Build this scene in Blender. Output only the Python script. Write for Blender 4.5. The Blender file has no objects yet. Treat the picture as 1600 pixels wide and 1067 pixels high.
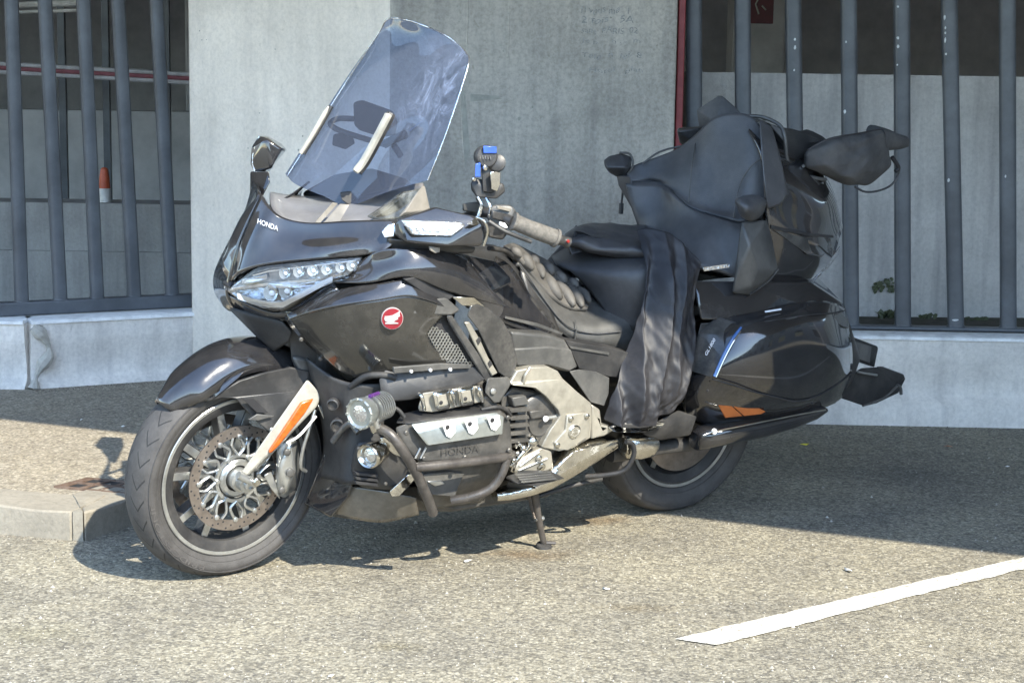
import bpy, bmesh, math, random
import numpy as np
from mathutils import Vector, Matrix, noise
from mathutils.geometry import tessellate_polygon
random.seed(7)
scene = bpy.context.scene
col = scene.collection
PI = math.pi
R_ = math.radians

# ------------------------------------------------------------------ camera
FOC, PITCH, ROLL, CH = 2800.0, 0.150, 0.015, 1.49      # focal length in 1600-wide pixels
cam_d = bpy.data.cameras.new('camera')
cam = bpy.data.objects.new('camera', cam_d); col.objects.link(cam)
cam_d.sensor_width = 36.0
cam_d.lens = FOC / 1600.0 * 36.0
cam_d.clip_start = 0.05; cam_d.clip_end = 500
cam.location = (0, 0, CH)
cam.matrix_world = Matrix.Translation((0, 0, CH)) @ Matrix.Rotation(PI / 2 - PITCH, 4, 'X') @ Matrix.Rotation(ROLL, 4, 'Z')
scene.camera = cam
cam_d.dof.use_dof = False

# ------------------------------------------------------------------ sky and sun
SUN_EL = R_(42.0)
SX, SY = 0.58, -0.8146                                    # horizontal direction towards the sun
world = bpy.data.worlds.new('World'); scene.world = world; world.use_nodes = True
wn = world.node_tree.nodes; wl = world.node_tree.links
sky = wn.new('ShaderNodeTexSky'); sky.sky_type = 'NISHITA'; sky.sun_disc = False
sky.sun_elevation = SUN_EL; sky.sun_rotation = math.atan2(SX, SY)
sky.air_density = 1.1; sky.dust_density = 0.2; sky.ozone_density = 0.7
bg = wn['Background']; wl.new(sky.outputs[0], bg.inputs[0]); bg.inputs[1].default_value = 0.15
sd = bpy.data.lights.new('sun', 'SUN'); sd.energy = 2.4; sd.angle = R_(0.53); sd.color = (1.0, 0.93, 0.78)
sun = bpy.data.objects.new('sun', sd); col.objects.link(sun)
sdir = Vector((SX * math.cos(SUN_EL), SY * math.cos(SUN_EL), math.sin(SUN_EL)))
sun.rotation_euler = sdir.to_track_quat('Z', 'Y').to_euler()
sun.location = sdir * 20
vs = scene.view_settings
vs.view_transform = 'Standard'; vs.look = 'None'; vs.gamma = 1; vs.use_curve_mapping = False
vs.exposure = 2.10
scene.render.engine = 'CYCLES'
scene.cycles.max_bounces = 8
scene.cycles.transparent_max_bounces = 12

# ------------------------------------------------------------------ surveying helpers (photo bearing -> place)
def ray(u, v):
    c, s = math.cos(ROLL), math.sin(ROLL)
    a, b = u - 800, v - 533.5
    x, y = c * a + s * b, -s * a + c * b
    up = np.array([0, math.sin(PITCH), math.cos(PITCH)]); fw = np.array([0, math.cos(PITCH), -math.sin(PITCH)])
    return x * np.array([1., 0, 0]) - y * up + FOC * fw
CAM = np.array([0, 0, CH])
def G(u, v, z=0.0):                                     # on a level surface
    d = ray(u, v); t = (z - CH) / d[2]
    return CAM + t * d
def V(u, v, p, dr):                                     # on an upright plane
    n = np.array([dr[1], -dr[0], 0]); d = ray(u, v); q = np.array([p[0], p[1], 0])
    t = ((q - CAM) @ n) / (d @ n)
    return CAM + t * d
BO = np.array([.56, 6.10, 0.0]); YAW, LEAN = 0.571, 0.134
BF = np.array([-math.cos(YAW), -math.sin(YAW), 0]); _L = np.array([math.sin(YAW), -math.cos(YAW), 0]); _Z = np.array([0, 0, 1.])
BL = _L * math.cos(LEAN) - _Z * math.sin(LEAN); BU = _Z * math.cos(LEAN) + _L * math.sin(LEAN)
BR = np.array([BF, BL, BU]); BC = BR @ (CAM - BO)
def B(u, v, y):                                         # on the motorcycle, at lateral offset y; in its own axes
    d = BR @ ray(u, v); t = (y - BC[1]) / d[1]
    return BC + t * d
def W(p):                                               # motorcycle axes -> world
    return BO + p[0] * BF + p[1] * BL + p[2] * BU

# ------------------------------------------------------------------ materials
M = {}
def nodes(name):
    m = bpy.data.materials.new(name); m.use_nodes = True
    nt = m.node_tree; p = nt.nodes['Principled BSDF']; M[name] = m
    return m, nt, p
def N(nt, t, **k):
    n = nt.nodes.new(t)
    for a, b in k.items():
        if a.startswith('i_'): n.inputs[a[2:].replace('_', ' ')].default_value = b
        else: setattr(n, a, b)
    return n
def ramp(nt, src, stops):
    r = nt.nodes.new('ShaderNodeValToRGB'); nt.links.new(src, r.inputs[0])
    e = r.color_ramp.elements
    e[0].position, e[0].color = stops[0][0], (*stops[0][1], 1)
    e[1].position, e[1].color = stops[-1][0], (*stops[-1][1], 1)
    for pos, c in stops[1:-1]:
        x = e.new(pos); x.color = (*c, 1)
    return r.outputs[0]
def g3(x): return (x, x, x)
def mix(nt, fac, a, b, mode='MIX'):
    n = nt.nodes.new('ShaderNodeMix'); n.data_type = 'RGBA'; n.blend_type = mode
    for sock, val in ((n.inputs[0], fac), (n.inputs[6], a), (n.inputs[7], b)):
        if isinstance(val, (int, float)): sock.default_value = val
        elif isinstance(val, tuple): sock.default_value = (*val[:3], 1)
        else: nt.links.new(val, sock)
    return n.outputs[2]
def simple(name, c, rough=.5, metal=0., coat=0., dust=0.0, dcol=(.32, .29, .25), nscale=14., bump=0., bscale=200., rvar=.12, var=.25, spec=None):
    """base colour with uneven tone, dust in patches, rough variation, fine bump"""
    m, nt, p = nodes(name)
    tc = N(nt, 'ShaderNodeTexCoord')
    n1 = N(nt, 'ShaderNodeTexNoise', i_Scale=nscale, i_Detail=8., i_Roughness=.65); nt.links.new(tc.outputs['Object'], n1.inputs['Vector'])
    n2 = N(nt, 'ShaderNodeTexNoise', i_Scale=nscale * 9, i_Detail=4., i_Roughness=.7); nt.links.new(tc.outputs['Object'], n2.inputs['Vector'])
    c0 = ramp(nt, n1.outputs[0], [(.3, tuple(x * (1 - var) for x in c)), (.7, tuple(min(1, x * (1 + var)) for x in c))])
    if dust:
        f1 = ramp(nt, n1.outputs[0], [(.42, g3(0)), (.75, g3(dust))])
        f2 = ramp(nt, n2.outputs[0], [(.3, g3(.25)), (.75, g3(1))])
        f = mix(nt, 1., f1, f2, 'MULTIPLY')
        c0 = mix(nt, f, c0, dcol)
    nt.links.new(c0, p.inputs['Base Color'])
    rr = N(nt, 'ShaderNodeMapRange'); nt.links.new(n2.outputs[0], rr.inputs[0])
    rr.inputs[3].default_value = max(.02, rough - rvar * rough * 2); rr.inputs[4].default_value = min(1, rough + rvar * rough * 2)
    nt.links.new(rr.outputs[0], p.inputs['Roughness'])
    p.inputs['Metallic'].default_value = metal
    p.inputs['Coat Weight'].default_value = coat; p.inputs['Coat Roughness'].default_value = .04
    if spec is not None: p.inputs['Specular IOR Level'].default_value = spec
    if bump:
        n3 = N(nt, 'ShaderNodeTexNoise', i_Scale=bscale, i_Detail=3.); nt.links.new(tc.outputs['Object'], n3.inputs['Vector'])
        b = N(nt, 'ShaderNodeBump', i_Strength=bump, i_Distance=.003); nt.links.new(n3.outputs[0], b.inputs['Height']); nt.links.new(b.outputs[0], p.inputs['Normal'])
    return m

simple('paint_dusty', (.020, .0195, .018), .16, coat=.8, dust=.13, nscale=7, rvar=.3)
simple('paint_black', (.016, .016, .018), .12, coat=1., dust=.12, nscale=5, rvar=.3, bump=.04, bscale=12)
simple('satin_black', (.030, .030, .031), .42, dust=.22, nscale=9, bump=.15, bscale=420)
simple('matte_black', (.022, .022, .023), .62, dust=.2, nscale=9, bump=.2, bscale=350)
simple('dark_void', (.022, .022, .024), .7, dust=.1)
simple('grey_plastic', (.065, .065, .063), .42, dust=.25, nscale=10, bump=.15, bscale=420)
simple('engine_dark', (.085, .082, .077), .40, metal=.35, dust=.35, nscale=16, bump=.2, bscale=300)
simple('silver_paint', (.42, .395, .335), .34, metal=.55, dust=.15, nscale=18, bump=.08, bscale=250)
simple('alloy', (.55, .56, .55), .30, metal=.85, dust=.25, nscale=20, bump=.1, bscale=200)
simple('chrome', (.78, .78, .76), .07, metal=1., dust=.12, nscale=12, bump=.25, bscale=26)
simple('old_chrome', (.62, .60, .55), .14, metal=1., dust=.25, nscale=30, bump=.6, bscale=70)
simple('steel_disc', (.30, .26, .23), .35, metal=.8, dust=.25, nscale=30)
simple('fork_white', (.36, .345, .30), .35, dust=.12, nscale=20, bump=.05)
simple('leather', (.052, .053, .057), .42, dust=.12, nscale=8, bump=.35, bscale=330)
simple('seat_grey', (.060, .060, .058), .46, dust=.25, nscale=9, bump=.35, bscale=330)
simple('pad_grey', (.085, .08, .073), .6, dust=.2, nscale=14, bump=.4, bscale=500)
simple('cloth_black', (.019, .019, .023), .50, dust=.10, nscale=9, bump=.3, bscale=600)
simple('bag_cloth', (.060, .060, .062), .85, dust=.2, nscale=10, bump=.5, bscale=420)
simple('grip_rubber', (.12, .112, .10), .85, dust=.4, nscale=60, bump=.5, bscale=500)
simple('crash_tube', (.075, .068, .064), .42, metal=.4, dust=.4, nscale=14, bump=.15, bscale=200)
simple('purple_metal', (.22, .08, .34), .25, metal=.7)
simple('white_lamp', (.9, .9, .9), .15, coat=.5)
simple('plate_metal', (.36, .38, .36), .3, metal=.7, dust=.3, nscale=20)
simple('lamp_back', (.30, .31, .33), .15, metal=.9, nscale=50, var=.8, bump=1., bscale=60)
simple('pan_reflect_tan', (.10, .09, .075), .2, coat=.6, dust=.5, nscale=6)  # tan reflection of the sunlit ground put into the black paint
simple('skylit_white', (.78, .79, .80), .6, dust=.1)  # skylight on the wall tops put into a bluish white
simple('added_wall', (.22, .21, .20), .8)
simple('lens_inner', (.62, .63, .65), .12, metal=.9, nscale=60, bump=.8, bscale=120)
simple('amber_lens', (.45, .10, .012), .22, coat=.5, nscale=60, var=.35, bump=.3, bscale=200)
simple('amber_dull', (.38, .10, .02), .25, coat=.3)
simple('red_lens', (.30, .02, .015), .15, coat=.5)
simple('emblem_red', (.21, .010, .02), .2, coat=.6)
simple('emblem_white', (.42, .35, .345), .3)
simple('letter_white', (.75, .76, .80), .25)
simple('letter_dark', (.055, .053, .05), .5)
simple('blue_plastic', (.05, .13, .55), .25, coat=.5)
simple('blue_decal', (.06, .14, .35), .15, coat=1.)
simple('smoke_plastic', (.045, .045, .045), .2, coat=.4, dust=.3, nscale=14)
simple('lilac_panel', (.17, .17, .18), .35, coat=.3, dust=.15, nscale=8)
simple('beige_panel', (.22, .20, .17), .35, dust=.1)
simple('fence_paint', (.080, .088, .100), .36, dust=.10, dcol=(.3, .32, .34), nscale=6, bump=.12, bscale=90)
simple('red_paint', (.22, .022, .025), .5, dust=.15)
simple('yellow_leaf', (.55, .48, .05), .6)
simple('brown_leaf', (.32, .16, .09), .7)
simple('paper', (.72, .70, .66), .7)
simple('weed', (.085, .10, .05), .6, nscale=40)
simple('rust_iron', (.12, .075, .052), .75, dust=.4, nscale=30, bump=.6, bscale=160)
simple('cone_orange', (.50, .09, .035), .5, dust=.3)
simple('cone_white', (.62, .62, .60), .5)
simple('band_red', (.28, .10, .12), .5)
simple('band_white', (.50, .49, .51), .5)
simple('car_dark', (.012, .013, .016), .12, coat=1.)
simple('glass_dark', (.01, .011, .012), .06, coat=1.)
simple('sign_red', (.10, .015, .02), .5)
simple('inner_concrete', (.48, .48, .48), .85, dust=.3, nscale=3, bump=.3, bscale=60)
simple('inner_floor', (.25, .25, .25), .7, dust=.2, nscale=2)
simple('soil', (.05, .045, .03), .95, dust=.3, nscale=30, bump=1, bscale=120)

# tinted screen: thin sheet
def glass(name, tint, rough=.02, refl=1.45, haze=.0, hcol=(.6, .6, .6), scale=9, base=.02, spot=None):
    m, nt, p = nodes(name); nt.nodes.remove(p)
    out = nt.nodes['Material Output']
    tr = N(nt, 'ShaderNodeBsdfTransparent'); tr.inputs[0].default_value = (*tint, 1)
    gl = N(nt, 'ShaderNodeBsdfGlossy'); gl.inputs['Roughness'].default_value = rough; gl.inputs[0].default_value = (1, 1, 1, 1)
    fr = N(nt, 'ShaderNodeFresnel', i_IOR=refl)
    mx = N(nt, 'ShaderNodeMixShader'); nt.links.new(fr.outputs[0], mx.inputs[0]); nt.links.new(tr.outputs[0], mx.inputs[1]); nt.links.new(gl.outputs[0], mx.inputs[2])
    last = mx.outputs[0]
    if haze:                                            # haze film and wipe marks
        tc = N(nt, 'ShaderNodeTexCoord')
        mp = N(nt, 'ShaderNodeMapping'); nt.links.new(tc.outputs['Object'], mp.inputs[0]); mp.inputs['Scale'].default_value = (1, 1, .5); mp.inputs['Rotation'].default_value = (0, .6, .5)
        n = N(nt, 'ShaderNodeTexNoise', i_Scale=scale, i_Detail=9., i_Roughness=.72, i_Distortion=1.3); nt.links.new(mp.outputs[0], n.inputs['Vector'])
        f = ramp(nt, n.outputs[0], [(.42, g3(base)), (.56, g3(base + haze * .3)), (.70, g3(base + haze))])
        if spot is not None:
            vm = N(nt, 'ShaderNodeVectorMath', operation='DISTANCE'); nt.links.new(tc.outputs['Object'], vm.inputs[0]); vm.inputs[1].default_value = spot
            sf = ramp(nt, vm.outputs['Value'], [(.03, g3(1)), (.22, g3(0))])
            f = mix(nt, sf, (base, base, base), f)
        df = N(nt, 'ShaderNodeBsdfDiffuse'); df.inputs[0].default_value = (*hcol, 1)
        m2 = N(nt, 'ShaderNodeMixShader'); nt.links.new(f, m2.inputs[0]); nt.links.new(last, m2.inputs[1]); nt.links.new(df.outputs[0], m2.inputs[2]); last = m2.outputs[0]
    nt.links.new(last, out.inputs[0])
    return m
glass('screen_tint', (.30, .36, .49), haze=.5, hcol=(.48, .55, .74), base=.10, scale=16, spot=tuple(B(692, 150, .2)), refl=1.5)  # blue haze of scattered light put into the screen's colour
glass('lamp_glass', (.90, .92, .95), haze=.05)
glass('clear_wing', (.75, .75, .72), haze=.35, hcol=(.7, .68, .6))

# tyre rubber: sipes cut across the tread, found from the wheel's own axes
def tyre_mat(name, c):
    m, nt, p = nodes(name)
    tc = N(nt, 'ShaderNodeTexCoord'); sp = N(nt, 'ShaderNodeSeparateXYZ'); nt.links.new(tc.outputs['Object'], sp.inputs[0])
    def mth(op, a, b=None, c_=None):
        n = N(nt, 'ShaderNodeMath', operation=op)
        for i, x in enumerate((a, b, c_)):
            if x is None: continue
            if isinstance(x, (int, float)): n.inputs[i].default_value = x
            else: nt.links.new(x, n.inputs[i])
        return n.outputs[0]
    ang = mth('ARCTAN2', sp.outputs[2], sp.outputs[0]); ay = mth('ABSOLUTE', sp.outputs[1])
    r = mth('SQRT', mth('ADD', mth('MULTIPLY', sp.outputs[0], sp.outputs[0]), mth('MULTIPLY', sp.outputs[2], sp.outputs[2])))
    bend = mth('ABSOLUTE', mth('SUBTRACT', ay, .036))
    t = mth('ADD', mth('MULTIPLY', ang, 30 / (2 * PI)), mth('MULTIPLY', bend, -26.0))
    fr = mth('FRACT', mth('ADD', t, 40.0))
    line = mth('LESS_THAN', fr, .11)
    inb = mth('MULTIPLY', mth('GREATER_THAN', ay, .012), mth('LESS_THAN', ay, .056))
    inb = mth('MULTIPLY', inb, mth('GREATER_THAN', r, .285))
    g = mth('MULTIPLY', line, inb)
    n1 = N(nt, 'ShaderNodeTexNoise', i_Scale=18., i_Detail=8., i_Roughness=.7); nt.links.new(tc.outputs['Object'], n1.inputs['Vector'])
    base = ramp(nt, n1.outputs[0], [(.3, tuple(x * .7 for x in c)), (.7, tuple(x * 1.35 for x in c))])
    cc = mix(nt, g, base, (.02, .02, .02)); nt.links.new(cc, p.inputs['Base Color'])
    p.inputs['Roughness'].default_value = .72
    n3 = N(nt, 'ShaderNodeTexNoise', i_Scale=260., i_Detail=3.); nt.links.new(tc.outputs['Object'], n3.inputs['Vector'])
    h = mth('SUBTRACT', mth('MULTIPLY', n3.outputs[0], .25), g)
    b = N(nt, 'ShaderNodeBump', i_Strength=.8, i_Distance=.004); nt.links.new(h, b.inputs['Height']); nt.links.new(b.outputs[0], p.inputs['Normal'])
tyre_mat('tyre_rubber', (.058, .055, .053))

def asphalt(name, dark, mid, light, dirt=.30, spots=()):
    m, nt, p = nodes(name)
    tc = N(nt, 'ShaderNodeTexCoord'); o = tc.outputs['Object']
    v = N(nt, 'ShaderNodeTexVoronoi', i_Scale=112.); nt.links.new(o, v.inputs['Vector'])
    n1 = N(nt, 'ShaderNodeTexNoise', i_Scale=95., i_Detail=6., i_Roughness=.7, i_Distortion=.6); nt.links.new(o, n1.inputs['Vector'])
    n2 = N(nt, 'ShaderNodeTexNoise', i_Scale=2.2, i_Detail=7., i_Roughness=.6); nt.links.new(o, n2.inputs['Vector'])
    n3 = N(nt, 'ShaderNodeTexNoise', i_Scale=26., i_Detail=5., i_Roughness=.75); nt.links.new(o, n3.inputs['Vector'])
    sep = N(nt, 'ShaderNodeSeparateColor'); nt.links.new(v.outputs['Color'], sep.inputs[0])
    stone = ramp(nt, sep.outputs[0], [(0, dark), (.35, mid), (.8, light), (1, tuple(min(1, x * 1.25) for x in light))])
    nz = ramp(nt, n1.outputs[0], [(.36, g3(.62)), (.52, g3(1.0)), (.68, g3(1.24))])
    c = mix(nt, 1., stone, nz, 'MULTIPLY')
    gap = ramp(nt, v.outputs['Distance'], [(.0, g3(1.08)), (.55, g3(.98)), (.85, g3(.74))])
    c = mix(nt, 1., c, gap, 'MULTIPLY')
    big = ramp(nt, n2.outputs[0], [(.3, (1 - dirt, 1 - dirt, 1 - dirt * .9)), (.65, (1.06, 1.05, 1.02))])
    c = mix(nt, 1., c, big, 'MULTIPLY')
    md = ramp(nt, n3.outputs[0], [(.33, (.78, .76, .72)), (.6, (1.04, 1.04, 1.04))])
    c = mix(nt, 1., c, md, 'MULTIPLY')
    for (pos, rad, colr, sx_) in spots:                  # oil and dirt marks, ragged at the rim
        mp = N(nt, 'ShaderNodeMapping', vector_type='TEXTURE'); mp.inputs['Location'].default_value = pos; mp.inputs['Scale'].default_value = (sx_, 1, 1); nt.links.new(o, mp.inputs[0])
        vm = N(nt, 'ShaderNodeVectorMath', operation='LENGTH'); nt.links.new(mp.outputs[0], vm.inputs[0])
        ns = N(nt, 'ShaderNodeTexNoise', i_Scale=14., i_Detail=6., i_Roughness=.7); nt.links.new(o, ns.inputs['Vector'])
        ad = N(nt, 'ShaderNodeMath', operation='MULTIPLY_ADD'); nt.links.new(ns.outputs[0], ad.inputs[0]); ad.inputs[1].default_value = rad * 1.6; nt.links.new(vm.outputs['Value'], ad.inputs[2])
        mr_ = N(nt, 'ShaderNodeMapRange'); nt.links.new(ad.outputs[0], mr_.inputs[0]); mr_.inputs[1].default_value = rad * 1.0; mr_.inputs[2].default_value = rad * 1.8; mr_.inputs[3].default_value = 1; mr_.inputs[4].default_value = 0
        c = mix(nt, mr_.outputs[0], c, mix(nt, 1., c, colr, 'MULTIPLY'))
    nt.links.new(c, p.inputs['Base Color']); p.inputs['Roughness'].default_value = .88
    b = N(nt, 'ShaderNodeBump', i_Strength=1.0, i_Distance=.005); nt.links.new(n1.outputs[0], b.inputs['Height'])
    b2 = N(nt, 'ShaderNodeBump', i_Strength=.5, i_Distance=.003, invert=True); nt.links.new(v.outputs['Distance'], b2.inputs['Height']); nt.links.new(b.outputs[0], b2.inputs['Normal'])
    nt.links.new(b2.outputs[0], p.inputs['Normal'])
asphalt('road_asphalt', (.175, .163, .135), (.278, .256, .198), (.368, .340, .268), spots=[(tuple(G(930, 812)), .10, (.72, .62, .52), 1.6), (tuple(G(820, 866)), .09, (.74, .64, .55), 2.2), (tuple(G(60, 990)), .12, (.92, .92, .86), 1.5), (tuple(G(1390, 740)), .25, (.80, .80, .82), 2.5), (tuple(G(1180, 720)), .3, (.85, .85, .86), 2.), (tuple(G(620, 1010)), .05, (.8, .78, .7), 2.), (tuple(G(1000, 950)), .06, (.85, .8, .72), 2.)])
asphalt('pavement_asphalt', (.23, .20, .16), (.31, .275, .215), (.39, .35, .28), dirt=.15)

def concrete(name, c, stain=.35, streak=.3, speck=.5, board=False):
    m, nt, p = nodes(name)
    tc = N(nt, 'ShaderNodeTexCoord'); o = tc.outputs['Object']
    n1 = N(nt, 'ShaderNodeTexNoise', i_Scale=2.6, i_Detail=9., i_Roughness=.62, i_Distortion=.4); nt.links.new(o, n1.inputs['Vector'])
    n2 = N(nt, 'ShaderNodeTexNoise', i_Scale=60., i_Detail=5., i_Roughness=.7); nt.links.new(o, n2.inputs['Vector'])
    mp = N(nt, 'ShaderNodeMapping'); nt.links.new(o, mp.inputs[0]); mp.inputs['Scale'].default_value = (9, 9, .7)
    n3 = N(nt, 'ShaderNodeTexNoise', i_Scale=1.4, i_Detail=6., i_Roughness=.6); nt.links.new(mp.outputs[0], n3.inputs['Vector'])
    n4 = N(nt, 'ShaderNodeTexNoise', i_Scale=11., i_Detail=8., i_Roughness=.8, i_Distortion=1.5); nt.links.new(o, n4.inputs['Vector'])
    a = ramp(nt, n1.outputs[0], [(.28, tuple(x * (1 - stain) for x in c)), (.6, c), (.8, tuple(min(1, x * 1.12) for x in c))])
    s = ramp(nt, n3.outputs[0], [(.28, (1 - streak, 1 - streak, 1 - streak * .95)), (.55, g3(1))])
    c1 = mix(nt, 1., a, s, 'MULTIPLY')
    k = ramp(nt, n2.outputs[0], [(.3, g3(1 - speck * .35)), (.6, g3(1.03))]); c1 = mix(nt, 1., c1, k, 'MULTIPLY')
    k2 = ramp(nt, n4.outputs[0], [(.30, (1 - speck * .5, 1 - speck * .5, 1 - speck * .55)), (.40, g3(1)), (.66, g3(1)), (.74, g3(1 + speck * .14))]); c1 = mix(nt, 1., c1, k2, 'MULTIPLY')
    nt.links.new(c1, p.inputs['Base Color']); p.inputs['Roughness'].default_value = .85
    b = N(nt, 'ShaderNodeBump', i_Strength=.4, i_Distance=.004); nt.links.new(n2.outputs[0], b.inputs['Height'])
    b2 = N(nt, 'ShaderNodeBump', i_Strength=.35, i_Distance=.01); nt.links.new(n4.outputs[0], b2.inputs['Height']); nt.links.new(b.outputs[0], b2.inputs['Normal'])
    nt.links.new(b2.outputs[0], p.inputs['Normal'])
concrete('column_lit', (.81, .74, .65), stain=.20, streak=.12, speck=.36)  # brighter light on the left face put into a paler concrete
concrete('column_shaded', (.55, .51, .445), stain=.32, streak=.28, speck=.80)  # dimmer light on the right face put into a greyer concrete
concrete('wall_white', (.80, .755, .70), stain=.25, streak=.22, speck=.45)
concrete('kerb_stone', (.32, .29, .235), stain=.3, streak=.0, speck=.6)
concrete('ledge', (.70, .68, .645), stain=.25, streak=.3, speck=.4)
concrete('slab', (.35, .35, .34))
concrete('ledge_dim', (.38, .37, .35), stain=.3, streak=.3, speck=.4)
simple('crack_fill', (.42, .40, .36), .9, dust=.3, nscale=40, bump=.8, bscale=90)

# white road paint, worn through in flecks
m, nt, p = nodes('road_paint')
tc = N(nt, 'ShaderNodeTexCoord')
n1 = N(nt, 'ShaderNodeTexNoise', i_Scale=70., i_Detail=6., i_Roughness=.75); nt.links.new(tc.outputs['Object'], n1.inputs['Vector'])
n2 = N(nt, 'ShaderNodeTexNoise', i_Scale=6., i_Detail=4.); nt.links.new(tc.outputs['Object'], n2.inputs['Vector'])
w0 = ramp(nt, n1.outputs[0], [(.385, (.27, .25, .21)), (.43, (.58, .56, .50)), (.6, (.76, .74, .68))])
w1 = ramp(nt, n2.outputs[0], [(.3, (.78, .76, .72)), (.6, g3(1))])
nt.links.new(mix(nt, 1., w0, w1, 'MULTIPLY'), p.inputs['Base Color']); p.inputs['Roughness'].default_value = .7
b = N(nt, 'ShaderNodeBump', i_Strength=.6, i_Distance=.003); nt.links.new(n1.outputs[0], b.inputs['Height']); nt.links.new(b.outputs[0], p.inputs['Normal'])

# ------------------------------------------------------------------ mesh helpers
def link(name, me, mat=None, parent=None, smooth=35):
    o = bpy.data.objects.new(name, me); col.objects.link(o)
    if mat:
        for mm in (mat if isinstance(mat, (list, tuple)) else [mat]): me.materials.append(M[mm])
    if smooth:
        me.shade_smooth(); me.set_sharp_from_angle(angle=R_(smooth))
    if parent: o.parent = parent
    return o
def raw(name, vs_, fs, mat=None, parent=None, smooth=35, mats=None):
    me = bpy.data.meshes.new(name); me.from_pydata([tuple(map(float, v)) for v in vs_], [], fs); me.update()
    bm = bmesh.new(); bm.from_mesh(me); bmesh.ops.recalc_face_normals(bm, faces=bm.faces); bm.to_mesh(me); bm.free()
    if mats: me.polygons.foreach_set('material_index', mats)
    return link(name, me, mat, parent, smooth)
def tag(o, label=None, cat=None, group=None, kind=None):
    if label: o['label'] = label
    if cat: o['category'] = cat
    if group: o['group'] = group
    if kind: o['kind'] = kind
    return o
def empty(name, loc=(0, 0, 0)):
    o = bpy.data.objects.new(name, None); col.objects.link(o); o.location = loc; o.empty_display_size = .2
    return o
class MB:                                               # gathers shapes, builds ONE mesh
    def __init__(s): s.v = []; s.f = []; s.m = []
    def add(s, vs_, fs, mi=0):
        k = len(s.v); s.v += [tuple(map(float, v)) for v in vs_]; s.f += [tuple(i + k for i in f) for f in fs]; s.m += [mi] * len(fs); return s
    def box(s, c, d, rot=None, mi=0):
        x, y, z = (q / 2 for q in d)
        vv = [np.array(a) for a in ((-x, -y, -z), (x, -y, -z), (x, y, -z), (-x, y, -z), (-x, -y, z), (x, -y, z), (x, y, z), (-x, y, z))]
        if rot is not None: vv = [np.array(rot) @ a for a in vv]
        return s.add([a + np.array(c) for a in vv], [(0, 3, 2, 1), (4, 5, 6, 7), (0, 1, 5, 4), (1, 2, 6, 5), (2, 3, 7, 6), (3, 0, 4, 7)], mi)
    def prism(s, pts, off, mi=0):                       # pts: 3D loop, off: vector
        n = len(pts); a = [np.array(p, float) for p in pts]; b = [p + np.array(off, float) for p in a]
        tri = tessellate_polygon([[Vector(p) for p in a]])
        f = [tuple(t) for t in tri] + [tuple(i + n for i in reversed(t)) for t in tri] + [(i, (i + 1) % n, (i + 1) % n + n, i + n) for i in range(n)]
        return s.add(a + b, f, mi)
    def tube(s, pts, r, seg=10, mi=0, caps=True):
        pts = [Vector(p) for p in pts]; n = len(pts)
        rs = r if isinstance(r, (list, tuple)) else [r] * n
        nrm = None; vv = []
        for i in range(n):
            t = (pts[min(i + 1, n - 1)] - pts[max(i - 1, 0)]).normalized()
            if nrm is None: nrm = t.orthogonal().normalized()
            nrm = (nrm - t * nrm.dot(t)).normalized(); bn = t.cross(nrm)
            for k in range(seg):
                a = 2 * PI * k / seg; vv.append(pts[i] + (nrm * math.cos(a) + bn * math.sin(a)) * rs[i])
        ff = [(i * seg + k, i * seg + (k + 1) % seg, (i + 1) * seg + (k + 1) % seg, (i + 1) * seg + k) for i in range(n - 1) for k in range(seg)]
        if caps: ff += [tuple(reversed(range(seg))), tuple(range((n - 1) * seg, n * seg))]
        return s.add(vv, ff, mi)
    def lathe(s, c, ax, prof, seg=48, mi=0, start=None): # prof: (radius, along) list
        ax = Vector(ax).normalized(); u = Vector(start) if start is not None else ax.orthogonal().normalized(); w = ax.cross(u); c = Vector(c)
        vv = [c + ax * h + (u * math.cos(2 * PI * k / seg) + w * math.sin(2 * PI * k / seg)) * r for (r, h) in prof for k in range(seg)]
        n = len(prof)
        ff = [(i * seg + k, i * seg + (k + 1) % seg, (i + 1) * seg + (k + 1) % seg, (i + 1) * seg + k) for i in range(n - 1) for k in range(seg)]
        if prof[0][0] > 1e-6 and prof[0] != prof[-1]: ff.append(tuple(reversed(range(seg))))
        if prof[-1][0] > 1e-6 and prof[0] != prof[-1]: ff.append(tuple(range((n - 1) * seg, n * seg)))
        return s.add(vv, ff, mi)
    def build(s, name, mat, parent=None, smooth=35): return raw(name, s.v, s.f, mat, parent, smooth, s.m if isinstance(mat, (list, tuple)) else None)
def smoothline(pts, n=6, closed=False):
    P = [np.array(p, float) for p in pts]; out = []
    m = len(P)
    for i in range(m if closed else m - 1):
        p0 = P[i - 1] if (i > 0 or closed) else 2 * P[0] - P[1]
        p1 = P[i]; p2 = P[(i + 1) % m]
        p3 = P[(i + 2) % m] if (i + 2 < m or closed) else 2 * P[-1] - P[-2]
        for k in range(n):
            t = k / n
            out.append(.5 * ((2 * p1) + (-p0 + p2) * t + (2 * p0 - 5 * p1 + 4 * p2 - p3) * t * t + (-p0 + 3 * p1 - 3 * p2 + p3) * t ** 3))
    if not closed: out.append(P[-1])
    return out
def bevel_mod(o, w=.004, seg=2, ang=35):
    b = o.modifiers.new('bevel', 'BEVEL'); b.width = w; b.segments = seg; b.limit_method = 'ANGLE'; b.angle_limit = R_(ang); b.harden_normals = False
    return o
def rotz(a): c, s = math.cos(a), math.sin(a); return np.array([[c, -s, 0], [s, c, 0], [0, 0, 1.]])

# =================================================================== SETTING
KZ = 0.09
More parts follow.
